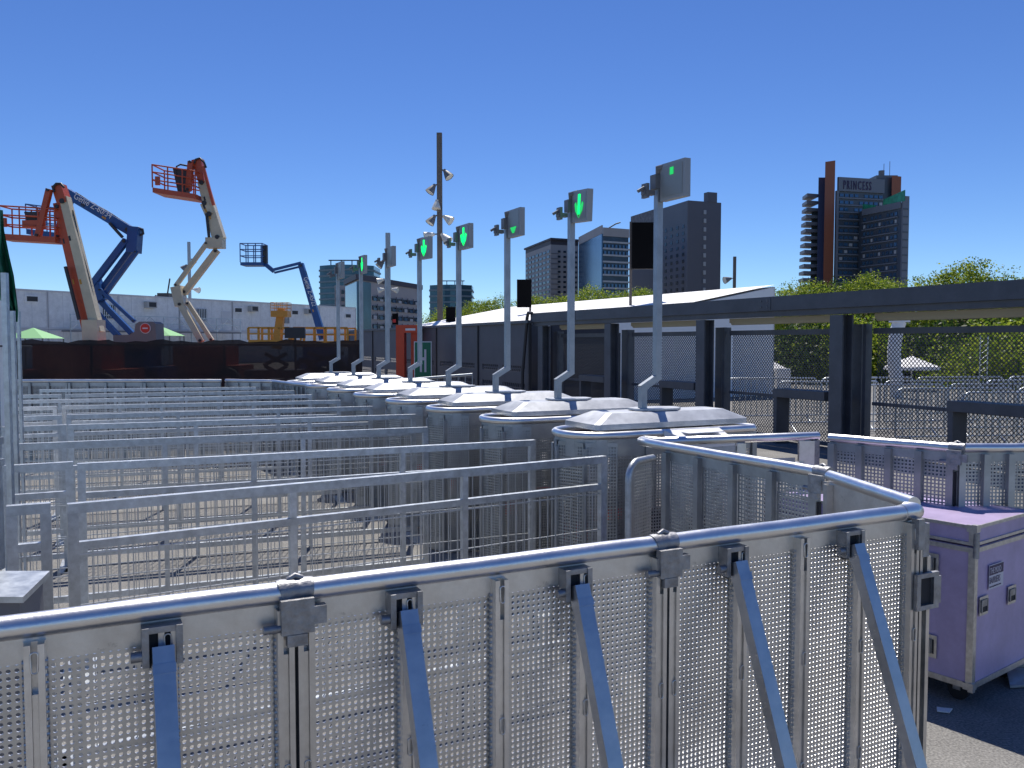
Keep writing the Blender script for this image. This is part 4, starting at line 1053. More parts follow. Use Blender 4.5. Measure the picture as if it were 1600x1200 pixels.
# green exit board on wall
D = 29.2; t = thing('green_sign', 'green upright sign board with white figure on the grey wall', 'sign')
q = P(661, 562, D)
b = MB(); b.box(q.x-.30, q.x+.30, D-.06, D, .45, q.z+.62); b.build('board', M['whitepaint'], t)
b = MB(); b.box(q.x-.27, q.x+.27, D-.075, D-.061, .48, q.z+.59); b.build('green_field', M['green'], t)
b = MB(); b.box(q.x-.10, q.x-.03, D-.085, D-.076, q.z-.42, q.z+.35); b.box(q.x+.05, q.x+.12, D-.085, D-.076, q.z-.42, q.z+.35); b.box(q.x-.03, q.x+.05, D-.085, D-.076, q.z-.02, q.z+.08); b.build('white_symbol', M['sticker'], t)
# leaning handrail before wall
a = P(650, 592, 19); c = P(738, 585, 19)
b = MB(); b.tube([a, c], .03, 8)
for k in range(9): q = a+(c-a)*k/8; b.tube([q, (q.x, q.y, 0)], .012, 6)
tag(b.build('metal_railing', M['pole']), 'grey metal railing before the foot of the panelled wall', 'railing')

# ================================================================ WHITE TENT
t = thing('white_marquee', 'long white monopitch marquee with bright roof behind the gate', 'marquee')
F = Vector((8.55, 28, 0)); Lw, Lt = 6.2, 19.2; hi, lo = 3.60, 2.42
fr, fl_ = F, F-U*Lw; br_, bl_ = F+V*Lt, F-U*Lw+V*Lt
def zq(p, z): return Vector((p.x, p.y, z))
b = MB(); th = .06
n = 10
for i in range(n):
    f0, f1 = i/n, (i+1)/n
    a0, a1 = fl_+(bl_-fl_)*f0, fl_+(bl_-fl_)*f1; c0, c1 = fr+(br_-fr)*f0, fr+(br_-fr)*f1
    m0, m1 = (a0+c0)/2, (a1+c1)/2
    for (p, q, r_, s_, z0, z1) in ((a0, a1, m1, m0, lo, (lo+hi)/2), (m0, m1, c1, c0, (lo+hi)/2, hi)):
        b.quadmesh([zq(p, z0), zq(q, z0), zq(r_, z1), zq(s_, z1)], [(0, 3, 2, 1)])
        b.quadmesh([zq(p, z0-th), zq(q, z0-th), zq(r_, z1-th), zq(s_, z1-th)], [(0, 1, 2, 3)])
b.build('roof', M['white'], t)
b = MB(); b.prism([zq(fl_, 0), zq(fr, 0), zq(fr, hi-.07), zq(fl_, lo-.07)], V*.05)
b.build('front_wall', M['white'], t)
b = MB(); b.prism([zq(fr, 0)-U*.05, zq(br_, 0)-U*.05, zq(br_, hi-.07)-U*.05, zq(fr, hi-.07)-U*.05], U*.05); b.build('side_wall', M['white'], t)
b = MB(); b.prism([zq(fl_+V*.2, 0), zq(bl_, 0), zq(bl_, lo-.08), zq(fl_+V*.2, lo-.08)], U*.05); b.build('interior_shade_sheet', M['tentshade'], t)  # dark sheet across the open side, painted as the interior's shade
b = MB(); b.prism([zq(bl_, 0), zq(br_, 0), zq(br_, hi-.07), zq(bl_, lo-.07)], V*.05); b.build('back_wall', M['white'], t)
for k in range(6):
    p = fl_+V*(Lt*k/5)-U*.06; b = MB(); b.bar((p.x, p.y, 0), (p.x, p.y, lo-.08), .08, .08); b.build('post', M['whitepaint'], t)
b = MB(); p = fl_+V*7-U*.12; b.bar((p.x, p.y, 1.35), (p.x, p.y, 2.2), .22, .05); b.bar((p.x+.1, p.y, 1.1), (p.x+.1, p.y, 1.4), .12, .05); 
tag(b.build('hanging_cloth', M['whitepaint']), 'crumpled white cloth hanging in the first bay of the gate', 'cloth')

# ================================================================ SCREENS ON POLES
def screen(x0, x1, y0, y1, polex, ybot, D, lab, face=None):
    t = thing('display_screen', lab, 'screen'); a = P(x0, y0, D); c = P(x1, y1, D)
    b = MB(); b.box(a.x, c.x, D-.1, D, c.z, a.z); b.build('screen_panel', M['black'], t)
    b = MB(); b.box(a.x-.01, c.x+.01, D+.002, D+.06, c.z-.01, a.z+.01); b.build('housing', M['machdark'], t)
    q = P(polex, 0, D); b = MB(); b.bar((q.x, D+.11, 0), (q.x, D+.11, a.z+.05), .09, .09); b.build('pole', M['mast'], t)
    if face: b = MB(); b.box(a.x+.03, c.x-.1, D-.115, D-.101, c.z+.1, a.z-.3); b.build('picture', M[face], t)
screen(987.5, 1027, 348, 420, 989, 0, 30, 'large black portrait screen on a pole before the slate tower')
screen(808, 830, 437, 480, 829, 0, 36, 'smaller black screen on a pole right of the third display post')
screen(697, 711.5, 480, 503, 704, 0, 40, 'small black loudspeaker-like screen on a thin pole at the tent roof')
screen(613, 622, 490, 507, 617, 0, 45, 'little black and pink screen left of the orange portal', 'red')

# ================================================================ TREES
def crown_mesh(seed, rx, rz_, nclump, nleaf, leaf, dens=.62):
    rnd = random.Random(seed); b = MB()
    for c in range(nclump):
        while True:
            v = Vector((rnd.uniform(-1, 1), rnd.uniform(-1, 1), rnd.uniform(-1, 1)))
            if .35 < v.length < 1: break
        v = v.normalized()*(v.length**.6)
        bump = 1+.12*math.sin(v.x*5+seed)+.08*math.sin(v.z*7+seed*2+v.y*4)
        ctr = Vector((v.x*rx*bump, v.y*rx*bump, v.z*rz_*bump)); cr_ = rnd.uniform(.16, .34)*rx*.8
        for l_ in range(nleaf):
            w_ = Vector((rnd.gauss(0, 1), rnd.gauss(0, 1), rnd.gauss(0, .7)))*cr_*.55
            p = ctr+w_; n_ = Vector((rnd.gauss(0, 1), rnd.gauss(0, 1), rnd.gauss(.6, 1))).normalized()
            a = n_.orthogonal().normalized(); a = Matrix.Rotation(rnd.uniform(0, 6.3), 3, n_) @ a; c2 = n_.cross(a); s = leaf*rnd.uniform(.6, 1.3)
            b.quadmesh([p-a*s, p-c2*s*.55, p+a*s, p+c2*s*.55], [(0, 1, 2, 3)])
    return b.mesh('crown')
crowns = [crown_mesh(s, 2.2, 1.9, 260, 62, .062) for s in (3, 8, 14)]
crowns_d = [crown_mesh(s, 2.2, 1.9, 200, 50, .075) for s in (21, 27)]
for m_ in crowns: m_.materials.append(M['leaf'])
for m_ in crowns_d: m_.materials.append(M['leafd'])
def trunk_mesh(seed, h, r):
    rnd = random.Random(seed); b = MB()
    b.tube([(0, 0, 0), (.05, .03, h*.4), (0, .05, h*.75), (.05, 0, h)], r, 8, r2=r*.55)
    for k in range(5):
        a = k*1.3+rnd.random(); b.tube([(0, 0, h*.7), (math.cos(a)*.5, math.sin(a)*.5, h*.95), (math.cos(a)*1.2, math.sin(a)*1.2, h*1.35)], r*.5, 6, r2=r*.15)
    return b.mesh('trunk')
trunks = [trunk_mesh(s, 2.4, .13) for s in (1, 2)]
for m_ in trunks: m_.materials.append(M['bark'])
def tree(px, ytop, D, sc, lab, cm, group=None, sz=1.0):
    q = P(px, ytop, D); H = q.z
    t = thing('leafy_tree', lab, 'tree', (q.x, D, 0), 0, group)
    rz_ = 1.9*1.08*sc*sz
    o = link('crown', cm, None, t); o.scale = (sc, sc, sc*sz); o.location = (0, 0, H-rz_); o.rotation_euler[2] = random.uniform(0, 6)
    k = max(.5, (H-rz_*1.1)/2.4); o2 = link('trunk', random.choice(trunks), None, t); o2.scale = (k, k, k)
row = [(702, 478, 62, .95, 'small tree at the left end of the row behind the marquee'), (742, 470, 64, 1.0, 'tree behind the marquee just right of the small glass tower'),
       (775, 466, 62, .9, 'tree behind the marquee under the third display'), (846, 458, 64, 1.05, 'tree before the beige apartment block, right of the black screen'),
       (880, 462, 66, .9, 'tree left of the second display pole, behind the marquee'), (922, 449, 62, 1.1, 'fuller tree under the blue glass office'), (965, 451, 64, 1.05, 'tree under the right corner of the glass office'),
       (1003, 450, 66, .9, 'tree behind the marquee below the large black screen'), (815, 468, 68, .9, 'low tree seen between the poles at the black screen')]
for i, (px, yt, D, sc, lab) in enumerate(row): tree(px, yt, D, sc, lab, crowns[i % 3], 'row of trees behind the marquee')
rt = [(1247, 434, 44, .95, 'broad yellow-green tree in front of the hotel foot, left one', 0), (1297, 441, 46, .8, 'tree in front of the hotel orange fin', 1), (1350, 425, 44, .95, 'taller tree in front of the hotel, right one', 0),
      (1384, 437, 47, .65, 'tree at the right foot of the hotel', 0), (1500, 404, 40, 1.02, 'tall round tree rising alone above the beam at right', 0), (1606, 433, 42, .8, 'tree at the right picture edge just above the beam', 0),
      (1440, 462, 46, 1.4, 'dark tree under the beam between the tall tree and the hotel', 1), (1545, 462, 45, 1.5, 'dark tree under the beam right of the tall tree', 1), (1270, 490, 38, 1.3, 'shaded tree right of the marquee seen through the mesh', 1),
      (1320, 488, 37, 1.2, 'bright low tree behind the gate post', 0), (1480, 498, 37, 1.4, 'dark bushy tree right of the white pillar', 1), (1420, 500, 38, 1.3, 'dark bushy tree directly behind the parasol', 1),
      (1585, 492, 32, 1.3, 'bright green tree behind the mesh at the right edge', 0), (1540, 500, 38, 1.3, 'dark tree behind the thin steel truss', 1), (1680, 470, 40, 1.2, 'tree just beyond the right picture edge', 0), (1360, 500, 40, 1.3, 'dark tree left of the white pillar', 1),
      (1225, 490, 46, 1.2, 'dark tree tucked behind the right end of the marquee', 1)]
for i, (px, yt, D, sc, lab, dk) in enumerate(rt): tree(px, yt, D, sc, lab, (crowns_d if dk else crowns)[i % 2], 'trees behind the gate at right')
# dark hedge mass below the trees
hb = MB(); rnd = random.Random(5)
a = P(1205, 0, 50); c = P(1800, 0, 50)
for k in range(7000):
    x = rnd.uniform(a.x, c.x); y = 49+rnd.uniform(-1, 1); z = rnd.uniform(0, 3.0)
    p = Vector((x, y, z)); n_ = Vector((rnd.gauss(0, 1), rnd.gauss(-.5, 1), rnd.gauss(0, 1))).normalized(); u1 = n_.orthogonal().normalized()*.24; v1 = n_.cross(u1)
    hb.quadmesh([p-u1, p-v1*.7, p+u1, p+v1*.7], [(0, 1, 2, 3)])
hb.box(a.x, c.x, 49.2, 50.8, 0, 2.5)
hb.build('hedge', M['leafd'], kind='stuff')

# ================================================================ THINGS BEYOND THE GATE
q = P(1403, 500, 27)
t = thing('white_pillar', 'white curved pillar wrapped in cloth behind the gate mesh', 'pillar', (q.x, 27, 0))
b = MB(); b.tube([(0, 0, 0), (.02, 0, .5), (-.08, 0, .95), (-.10, 0, 1.5), (-.04, 0, 2.1), (.06, 0, 2.38)], .20, 14); b.build('shaft', M['white'], t)
b = MB(); b.box(-.20, .30, -.2, .2, 2.36, 2.58); b.build('cap', M['whitepaint'], t)
q = P(1425, 556, 31); t = thing('parasol', 'low white parasol beside the white pillar', 'parasol', (q.x, 31, 0))
b = MB(); n = 8; H = q.z; vs = [(0, 0, H)]+[(math.cos(k*math.pi/4+.2)*.95, math.sin(k*math.pi/4+.2)*.95, H-.40+(.0 if k % 2 else .03)) for k in range(8)]+[(math.cos(k*math.pi/4+.2)*.95, math.sin(k*math.pi/4+.2)*.95, H-.50) for k in range(8)]
b.quadmesh(vs, [(0, 1+k, 1+(k+1) % 8) for k in range(8)]+[(1+k, 9+k, 9+(k+1) % 8, 1+(k+1) % 8) for k in range(8)]); b.build('canopy', M['white'], t)
b = MB(); b.tube([(0, 0, 0), (0, 0, H-.02)], .03, 8); b.build('pole', M['whitepaint'], t)
q = P(1213, 570, 33); t = thing('parasol', 'white parasol half hidden behind the marquee corner', 'parasol', (q.x-.3, 33, 0))
b = MB(); b.quadmesh([(v[0]*.8, v[1]*.8, v[2]-.15) for v in vs], [(0, 1+k, 1+(k+1) % 8) for k in range(8)]+[(1+k, 9+k, 9+(k+1) % 8, 1+(k+1) % 8) for k in range(8)]); b.build('canopy', M['white'], t)
b = MB(); b.tube([(0, 0, 0), (0, 0, H-.2)], .03, 8); b.build('pole', M['whitepaint'], t)
q = P(1225, 576, 30); b = MB(); b.box(q.x-.24, q.x+.24, 30, 30.3, 0, q.z+.0)
b.box(q.x-.20, q.x+.20, 29.98, 29.995, .3, q.z-.06)
tag(b.build('white_cabinet', M['whitepaint']), 'small white cabinet behind the mesh, right of the marquee', 'cabinet')
q = P(1510, 565, 33); b = MB(); b.box(q.x-.17, q.x+.17, 33, 33.05, q.z-.11, q.z+.1); b.box(q.x-.02, q.x+.02, 33.055, 33.09, 0, q.z)
tag(b.build('small_sign', M['whitepaint']), 'small pale sign plate among the dark trees at right', 'sign')
q = P(1537, 560, 30); t = thing('steel_truss', 'pale upright lattice truss behind the gate mesh at right', 'truss', (q.x, 30, 0))
b = MB()
for x in (-.13, .13):
    b.tube([(x, 0, 0), (x, 0, 1.95)], .025, 6)
b.build('chord', M['galv'], t)
b = MB()
for k in range(9): b.tube([(-.13, 0, .1+k*.2), (.13, 0, .1+(k+1)*.2)], .012, 5)
b.build('lattice', M['galv'], t, kind='stuff')
# steel crowd barriers in rows beyond the gate
def steel_barrier():
    t = thing('steel_barrier', '', 'barrier', group='galvanised steel barriers beyond the gate')
    W, H = 2.1, .97
    b = MB(); r = .10
    pth = [(0, 0, .18), (0, 0, H-r), (r*.3, 0, H-r*.3), (r, 0, H), (W-r, 0, H), (W-r*.3, 0, H-r*.3), (W, 0, H-r), (W, 0, .18)]
    b.tube(pth, .019, 8); b.tube([(0, 0, .18), (W, 0, .18)], .017, 8); b.build('frame_tube', M['galv'], t)
    b = MB()
    for k in range(1, 17): b.bar((k*W/17, 0, .18), (k*W/17, 0, H-.02), .014, .014)
    b.build('vertical_bars', M['galv'], t, kind='stuff')
    for x in (.25, W-.25):
        b = MB(); b.tube([(x, -.28, .02), (x, 0, .18), (x, .28, .02)], .014, 6); b.build('foot', M['galv'], t)
    return t
sb = steel_barrier(); first_used = False
rows_ = [12.9, 14.0, 15.2, 16.5, 18.0]
nm_row = ['nearest', 'second', 'middle', 'fourth', 'farthest']
for j, yy in enumerate(rows_):
    # rows run along U from the gate line to the right
    start = (yy-10.6)/ (22.9-10.6); sx = 6.35+(0.68-6.35)*start+1.5
    n = 5
    for k in range(n):
        o = sb if not first_used else copy_tree(sb); first_used = True
        q = Vector((sx, yy, 0))+Vector((math.cos(R(8)), math.sin(R(8)), 0))*2.2*k
        o.location = (q.x, q.y, 0); o.rotation_euler[2] = R(8)+random.uniform(-.03, .03)
        pos = ['first from the left', 'second from the left', 'third from the left', 'fourth from the left', 'rightmost'][k]
        o['label'] = 'steel barrier behind the gate mesh, %s in the %s row' % (pos, nm_row[j])

# ================================================================ CITY BUILDINGS
def bldg(name, lab, pts, H, m, z0=0, cat='building'):
    """pts: plan corners in order (near faces first)"""
    t = thing(name, lab, cat); b = MB(); b.prism([Vector((p[0], p[1], z0)) for p in pts], (0, 0, H-z0)); b.build('walls', M[m], t); return t
def face_mtx(a, c):
    a = Vector((a[0], a[1], 0)); c = Vector((c[0], c[1], 0)); d_ = (c-a).normalized(); L = (c-a).length
    n_ = Vector((d_.y, -d_.x, 0))
    if n_.dot(-((a+c)/2)) < 0: n_ = -n_
    m_ = Matrix(((d_.x, n_.x, 0, a.x), (d_.y, n_.y, 0, a.y), (0, 0, 1, 0), (0, 0, 0, 1))); return m_, L
def win_grid(t, a, c, z0, z1, rows, cols, fw, fh, m='b_glassdark', out=.15, name='windows', skip=None, x0=0, x1=1, sill=None):
    mx, L = face_mtx(a, c); b = MB(); sb_ = MB(); ch = (z1-z0)/rows; cwid = L*(x1-x0)/cols
    for j in range(rows):
        for i in range(cols):
            if skip and skip(i, j): continue
            xx = L*x0+(i+.5)*cwid; zz = z0+(j+.5)*ch
            b.box(xx-cwid*fw/2, xx+cwid*fw/2, .01, out, zz-ch*fh/2, zz+ch*fh/2, mx)
            if sill: sb_.box(xx-cwid*fw/2-.1, xx+cwid*fw/2+.1, .01, out+.25, zz-ch*fh/2-.3, zz-ch*fh/2, mx)
    b.build(name, M[m], t, kind='stuff')
    if sill: sb_.build('window_sills', M[sill], t, kind='stuff')
def bands(t, a, c, z0, z1, rows, fh, m, out=.5, x0=0, x1=1):
    mx, L = face_mtx(a, c); ch = (z1-z0)/rows
    for j in range(rows):
        b = MB(); b.box(L*x0, L*x1, .01, out, z0+j*ch, z0+j*ch+ch*fh, mx); b.build('floor_band', M[m], t)
def back(a, c, depth):
    a = Vector((a[0], a[1], 0)); c = Vector((c[0], c[1], 0)); d_ = (c-a).normalized(); n_ = Vector((-d_.y, d_.x, 0))
    n_ = ((a+c)/2).normalized()
    return (a+n_*depth), (c+n_*depth)
def X(px, D): return ((px-800)/1340*D, D)
def Hh(py, D): return P(800, py, D).z

# dark slate tower
A1, B1, C1 = X(987, 455), X(1073, 400), X(1124, 407); D1 = (A1[0]+C1[0]-B1[0], A1[1]+C1[1]-B1[1]); H1 = Hh(313, 400)
t = bldg('slate_tower', 'dark slate grey tower block with a column of pale windows on its right side', [A1, B1, C1, D1], H1, 'b_tower')
mx, L = face_mtx(A1, B1); b = MB(); b.box(0, L, .05, .5, 0, H1-.2, mx); b.build('front_cladding', M['b_tower2'], t)
win_grid(t, A1, B1, 12, H1-10, 14, 4, .34, .5, x0=.60, x1=.99, out=.65)
win_grid(t, A1, B1, 12, H1-8, 14, 1, .45, .62, x0=.46, x1=.54, out=.7, m='b_glassblue')
b = MB(); b.box(L*.02, L*.45, .51, .9, H1*.33, H1-8, mx); b.build('recessed_screen_wall', M['b_tower'], t)
b = MB(); b.box(0, L*.55, .91, 1.1, H1-7.8, H1+.5, mx); b.build('speckled_parapet', M['b_net'], t)
b = MB(); b.box(L*.03, L*.58, .91, 1.2, 10, H1*.30, mx); b.build('glazed_base', M['b_glassblue'], t)
b = MB()
for k in range(8): b.box(L*(.05+.05*k), L*(.05+.05*k)+1.0, 1.21, 1.3, H1*.285, H1*.285+1.4, mx)
b.build('light_row', M['b_slab'], t, kind='stuff')
mx, L = face_mtx(B1, C1)
for k in range(11):
    b = MB(); z = H1-4-k*4.0; b.box(L*.46, L*.53, .05, .5, z-1.9, z, mx); b.build('pale_window', M['b_slab'], t)
b = MB(); b.box(L*.58, L*.86, -3, .3, H1, H1+4.5, mx); b.build('roof_fin', M['b_tower'], t)

# hotel
DH = 360
def hx(px, dd=0): return X(px, DH+dd)
t = thing('hotel_tower', 'tall hotel with orange fins, PRINCESS sign and balcony storeys at right', 'hotel')
Hm = Hh(280, DH)
S0, S1 = hx(1303, 0), hx(1374, 6); k0, k1 = back(S0, S1, 18)
b = MB(); b.prism([Vector((*S0, 0)), Vector((*S1, 0)), Vector((k1.x, k1.y, 0)), Vector((k0.x, k0.y, 0))], (0, 0, Hm)); b.build('main_slab', M['b_hoteldark'], t)
b = MB(); mx, L = face_mtx(S0, S1); b.box(0, L, .01, 1.0, Hm-4.9, Hm+.8, mx); b.box(-.9, .3, .02, .95, 0, Hm-4.9, mx); b.build('sign_parapet', M['b_hotel'], t)
rowsH = 20
ch = (Hm-5-6)/rowsH
for j in range(rowsH):
    b = MB(); b.box(.3, L, .01, .8, 6+j*ch, 6+j*ch+.55, mx); b.build('floor_band', M['b_hotel'], t)
win_grid(t, S0, S1, 6, Hm-5, rowsH, 9, .72, .42, m='b_glassblue', out=.3, x0=.04, skip=lambda i, j: (i*7+j*3) % 5 == 0)
win_grid(t, S0, S1, 6, Hm-5, rowsH, 9, .6, .42, m='b_slab', out=.35, x0=.04, skip=lambda i, j: (i*7+j*3) % 5 != 0 or (i+j) % 2, name='curtained_windows')
me = text_mesh('PRINCESS', 5.2, .12, .46, spacing=1.42); me.materials.append(M['ink'])
ang = math.atan2(S1[1]-S0[1], S1[0]-S0[0]); n_ = Vector((math.sin(ang), -math.cos(ang), 0))
q = Vector((*S0, 0))+Vector((math.cos(ang), math.sin(ang), 0))*2.1+n_*1.15
o = link('lettering', me, None, t, (q.x, q.y, Hm-4.1), ang)
# orange fin left
F0, F1 = hx(1284, -6), hx(1299.5, -3); f0, f1 = back(F0, F1, 10); HF = Hh(249, DH-5)
b = MB(); b.quadmesh([Vector((*F0, 0)), Vector((*F1, 0)), Vector((f1.x, f1.y, 0)), Vector((f0.x, f0.y, 0)), Vector((*F0, HF-1.2)), Vector((*F1, HF)), Vector((f1.x, f1.y, HF)), Vector((f0.x, f0.y, HF-1.2))], [(0, 1, 5, 4), (1, 2, 6, 5), (2, 3, 7, 6), (3, 0, 4, 7), (4, 5, 6, 7)]); b.build('orange_fin', M['b_orange'], t)
F0, F1 = hx(1274, -1), hx(1284.5, -1); f0, f1 = back(F0, F1, 12)
b = MB(); b.prism([Vector((*F0, 0)), Vector((*F1, 0)), Vector((f1.x, f1.y, 0)), Vector((f0.x, f0.y, 0))], (0, 0, Hh(278, DH))); b.build('navy_fin', M['b_navy'], t)
zt = Hh(304, DH)
for k in range(22):
    z = zt-k*2.92
    if z < 3: break
    b = MB(); a0 = hx(1257-k*.35, 0); a1 = hx(1274, 2)
    b.prism([Vector((*a0, z-.75)), Vector((*a1, z-.75)), Vector((a1[0], a1[1]+9, z-.75)), Vector((a0[0]+1, a0[1]+9, z-.75))], (0, 0, 1.3)); b.build('side_balcony', M['b_hotel'], t)
F0, F1 = hx(1264, 5), hx(1275, 5); f0, f1 = back(F0, F1, 10)
b = MB(); b.prism([Vector((*F0, 0)), Vector((*F1, 0)), Vector((f1.x, f1.y, 0)), Vector((f0.x, f0.y, 0))], (0, 0, zt-5)); b.build('side_core', M['b_hoteldark'], t)
F0, F1 = hx(1370, 8), hx(1390, 8); f0, f1 = back(F0, F1, 10)
b = MB(); b.prism([Vector((*F0, 0)), Vector((*F1, 0)), Vector((f1.x, f1.y, 0)), Vector((f0.x, f0.y, 0))], (0, 0, Hh(272, DH))); b.build('core_tower', M['b_hoteldark'], t)
F0, F1 = hx(1387.5, 6), hx(1402, 8)
b = MB(); f0, f1 = back(F0, F1, 10); b.prism([Vector((*F0, 0)), Vector((*F1, 0)), Vector((f1.x, f1.y, 0)), Vector((f0.x, f0.y, 0))], (0, 0, Hh(270, DH))); b.build('orange_fin', M['b_orange'], t)
F0, F1 = hx(1369, 4), hx(1403, 6)
b = MB(); z = Hh(273, DH); b.box(F0[0]+1, F1[0], F0[1]+6, F0[1]+16, z, z+1.7); b.tube([(F0[0]+4, F0[1]+8, z+1), (F0[0]+4, F0[1]+8, z+4)], 1.3, 8); b.tube([(F0[0]+5, F0[1]+8, z), (F0[0]+5, F0[1]+8, z+7)], .12, 5); b.tube([(F0[0]+7.5, F0[1]+8, z), (F0[0]+7.5, F0[1]+8, z+8)], .12, 5)
b.build('roof_plant', M['machgrey'], t)
# right wing (nearer, receding to the left)
Wa, Wb, Wc = hx(1344, -2), hx(1403, -22), hx(1413, -21); HW = Hh(312, DH-20)
wl = Vector((*Wa, 0)); 
zW = [Hh(333, DH-2), Hh(312, DH-22)]
zW = (zW[0]+zW[1])/2
b = MB(); b.prism([Vector((*Wa, 0)), Vector((*Wb, 0)), Vector((*Wc, 0)), Vector((Wc[0]-6, Wc[1]+22, 0)), Vector((Wa[0], Wa[1]+14, 0))], (0, 0, zW)); b.build('wing_block', M['b_hoteldark'], t)
mx, L = face_mtx(Wa, Wb)
rw = 18; ch = (zW-2.5)/rw
for j in range(rw):
    b = MB(); b.box(0, L*.93, .01, .7, j*ch, j*ch+.42, mx); b.build('floor_band', M['b_hotel'], t)
b = MB(); b.box(0, L, .01, .7, zW-2.2, zW+.3, mx); b.build('wing_parapet', M['b_hotel'], t)
win_grid(t, Wa, Wb, 0, zW-2.5, rw, 9, .6, .45, m='b_glassblue', out=.25, skip=lambda i, j: (i*5+j*3) % 4 == 0, x1=.93)
win_grid(t, Wa, Wb, 0, zW-2.5, rw, 9, .4, .45, m='b_slab', out=.3, skip=lambda i, j: (i*5+j*3) % 4 != 0 or j % 2, x1=.93, name='curtained_windows')
mx, L = face_mtx(Wb, Wc)
b = MB(); b.box(.1, L, .01, .8, 0, zW+2.5, mx); b.build('wing_end', M['b_hotel'], t)
b = MB()
for j in range(rw): b.box(.15, L*.8, .81, 1.0, j*ch+ch*.9, j*ch+ch*.9+.5, mx)
b.build('end_joints', M['b_hoteldark'], t, kind='stuff')
mx, L = face_mtx(Wa, Wb)
b = MB(); b.quadmesh([mx @ Vector(v) for v in ((0, .3, zW+.3), (L*.35, .3, zW+.3), (L*.35, .3, zW+1.0), (0, .3, zW+2.6), (L*.55, .3, zW+.3), (L+2, .3, zW+.3), (L+2, .3, zW+4.6), (L*.55, .3, zW+2.6))], [(0, 1, 2, 3), (4, 5, 6, 7)])
b.quadmesh([mx @ Vector(v) for v in ((0, .1, zW+.3), (L*.35, .1, zW+.3), (L*.35, .1, zW+1.0), (0, .1, zW+2.6), (L*.55, .1, zW+.3), (L+2, .1, zW+.3), (L+2, .1, zW+4.6), (L*.55, .1, zW+2.6))], [(3, 2, 1, 0), (7, 6, 5, 4)])
b.build('green_glass_rail', M['b_greenglass'], t)

# beige apartment block
a, bb, c = X(821, 470), X(860, 425), X(903, 432); H = Hh(382, 425); dd_ = (a[0]+c[0]-bb[0], a[1]+c[1]-bb[1])
t = bldg('apartment_block', 'beige apartment block with dark flat roof slab, left of the glass office', [a, bb, c, dd_], H, 'b_stone')
win_grid(t, a, bb, 8, H-2, 16, 7, .68, .5, out=.3); win_grid(t, bb, c, 8, H-2, 16, 5, .45, .42, out=.3, skip=lambda i, j: i in (0,), x0=.0)
bands(t, bb, c, 8, H-2, 16, .08, 'b_roofdark', .25, 0, .3)
b = MB(); mid = Vector(((a[0]+c[0])/2, (a[1]+c[1])/2, 0))
def grow(p, f): v_ = Vector((p[0], p[1], 0))-mid; return mid+v_*f
b.prism([zq(grow(p, 1.0), H+.01) for p in (a, bb, c, dd_)], (0, 0, 2.2)); b.prism([zq(grow(p, 1.07), H+2.22) for p in (a, bb, c, dd_)], (0, 0, .9)); b.build('roof', M['b_roofdark'], t)
# glass office
a, bb, c = X(905, 410), X(941, 368), X(981, 374); H = Hh(366, 370); dd_ = (a[0]+c[0]-bb[0], a[1]+c[1]-bb[1])
t = bldg('glass_office', 'blue glass office block with a floating corner, left of the slate tower', [a, bb, c, dd_], H, 'b_glassdark', z0=19)
mx, L = face_mtx(a, bb); b = MB(); b.box(0, L-.2, .02, .5, 19, H-.1, mx); b.build('glass_curtain', M['b_glassblue'], t)
b = MB(); b.box(0, L, .02, .55, H+.01, H+3.6, mx); mx, L = face_mtx(bb, c); b.box(0, L, .02, .55, H-1, H+2.6, mx); b.build('parapet', M['b_stone'], t)
bands(t, bb, c, 19, H-1, 10, .26, 'b_slab', .6); win_grid(t, bb, c, 19, H-1, 10, 7, .5, .5, out=.4, m='b_glassblue', skip=lambda i, j: (i*3+j) % 3 == 0)
b = MB()
for p in (bb, c, dd_, a): v_ = grow(p, 1.0); b.tube([(p[0]*.995+ (dd_[0]-p[0])*.12, p[1]+(dd_[1]-p[1])*.12, 0), (p[0]*.995+(dd_[0]-p[0])*.12, p[1]+(dd_[1]-p[1])*.12, 19)], 1.6, 8)
b.build('column', M['b_stone'], t)
b = MB(); q = P(955, 357, 375); b.tube([q+Vector((-3, 0, -1)), q+Vector((2, 0, 2)), q+Vector((4, 0, 2.6))], .3, 6); b.build('crane_arm', M['machdark'], t)
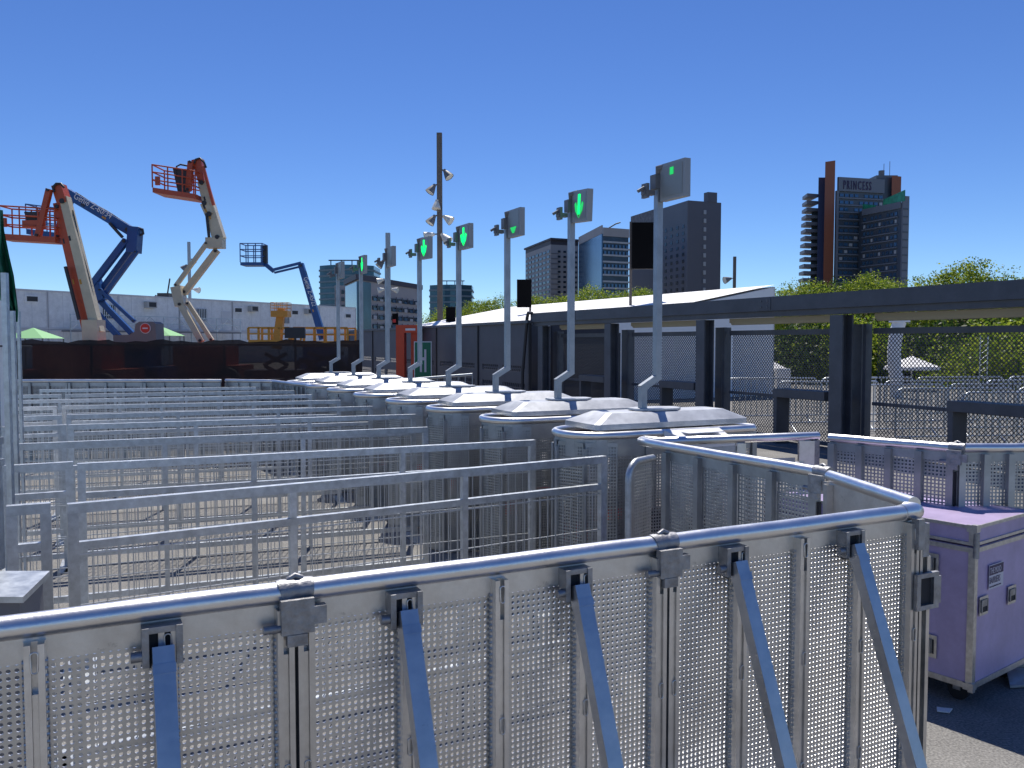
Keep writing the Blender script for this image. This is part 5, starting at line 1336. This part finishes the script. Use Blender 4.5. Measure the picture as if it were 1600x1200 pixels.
# low pale building behind trees
# office block
a, bb, c = X(542, 262), X(560, 240), X(658, 285); H = Hh(437, 240)
dd_ = (a[0]+c[0]-bb[0], a[1]+c[1]-bb[1])
t = bldg('office_block', 'pale office block with dark overhanging roof behind the slim mast', [a, bb, c, dd_], H, 'b_stone')
mid = Vector(((a[0]+c[0])/2, (a[1]+c[1])/2, 0))
mx, L = face_mtx(a, bb); b = MB(); b.box(.1, L-.1, .02, .3, 0, H-.5, mx); b.build('glass_end', M['b_glassblue'], t)
mx, L = face_mtx(bb, c); b = MB(); b.box(.1, L*.17, .02, .3, 0, H-.4, mx); b.build('glass_corner', M['b_glassgreen'], t)
rowsO = 6; ch = (H-3)/rowsO
for j in range(rowsO):
    b = MB(); b.box(L*.2, L-.3, .02, .3, j*ch+ch*.16, j*ch+ch*.60, mx); b.build('window_strip', M['b_glassdark'], t)
    for k in range(8):
        xx = L*.2+(L*.78)*k/8; b = MB(); b.box(xx, xx+L*.06, .31, .42, j*ch+ch*.12, j*ch+ch*(.35+.25*((k*3+j*5) % 4)/4), mx); b.build('window', M['b_glassblue'] if (k+j) % 3 else M['b_slab'], t)
    b = MB()
    for k in range(8): xx = L*.2+L*.78*(k+.5)/8; b.box(xx, xx+.35, .43, .55, j*ch+ch*.1, j*ch+ch*.8, mx)
    b.build('mullions', M['b_roofdark'], t, kind='stuff')
b = MB(); b.prism([zq(grow(p, 1.06), H+.01) for p in (a, bb, c, dd_)], (0, 0, 1.5)); b.build('roof', M['b_roofdark'], t)
# curved glass towers
def curved(name, lab, px0, px1, ytop, D, rows, mg, mb_):
    n = 8; t = thing(name, lab, 'building'); H = Hh(ytop, D); xa, xb = X(px0, D)[0], X(px1, D)[0]
    front = [Vector((xa+(xb-xa)*k/n, D+4-12*math.sin(math.pi*k/n)*.5, 0)) for k in range(n+1)]
    bk = [Vector((xb, D+22, 0)), Vector((xa, D+22, 0))]
    b = MB(); b.prism(front+bk, (0, 0, H)); b.build('walls', M[mg], t); ch = H/rows
    mid = Vector(((xa+xb)/2, D+10, 0))
    for j in range(rows):
        b = MB(); b.prism([zq(mid+(p-mid)*1.035, j*ch) for p in front+bk], (0, 0, ch*.30)); b.build('floor_band', M[mb_], t)
    b = MB(); b.bar((xa+4, D+4, H+2.4), (xb-4, D+4, H+2.4), .5, .5)
    for k in range(4): x = xa+5+(xb-xa-10)*k/3; b.bar((x, D+4, H), (x, D+4, H+2.4), .4, .4)
    b.build('roof_rig', M['machdark'], t)
curved('glass_tower', 'green-blue curved glass tower at far left behind the display posts', 498, 583, 414, 380, 14, 'b_glassgreen', 'b_slabg')
curved('glass_tower', 'small distant curved glass tower between the mast and the fourth turnstile', 671, 737, 445, 470, 10, 'b_glassgreen', 'b_slabg')
a, bb, c = X(524, 300), X(541, 300), X(552, 320); t = bldg('stair_block', 'narrow grey apartment strip beside the office block', [a, bb, c, (a[0], 320)], Hh(446, 300), 'b_stone')
win_grid(t, a, bb, 0, Hh(446, 300)-1, 8, 2, .5, .5, out=.4)
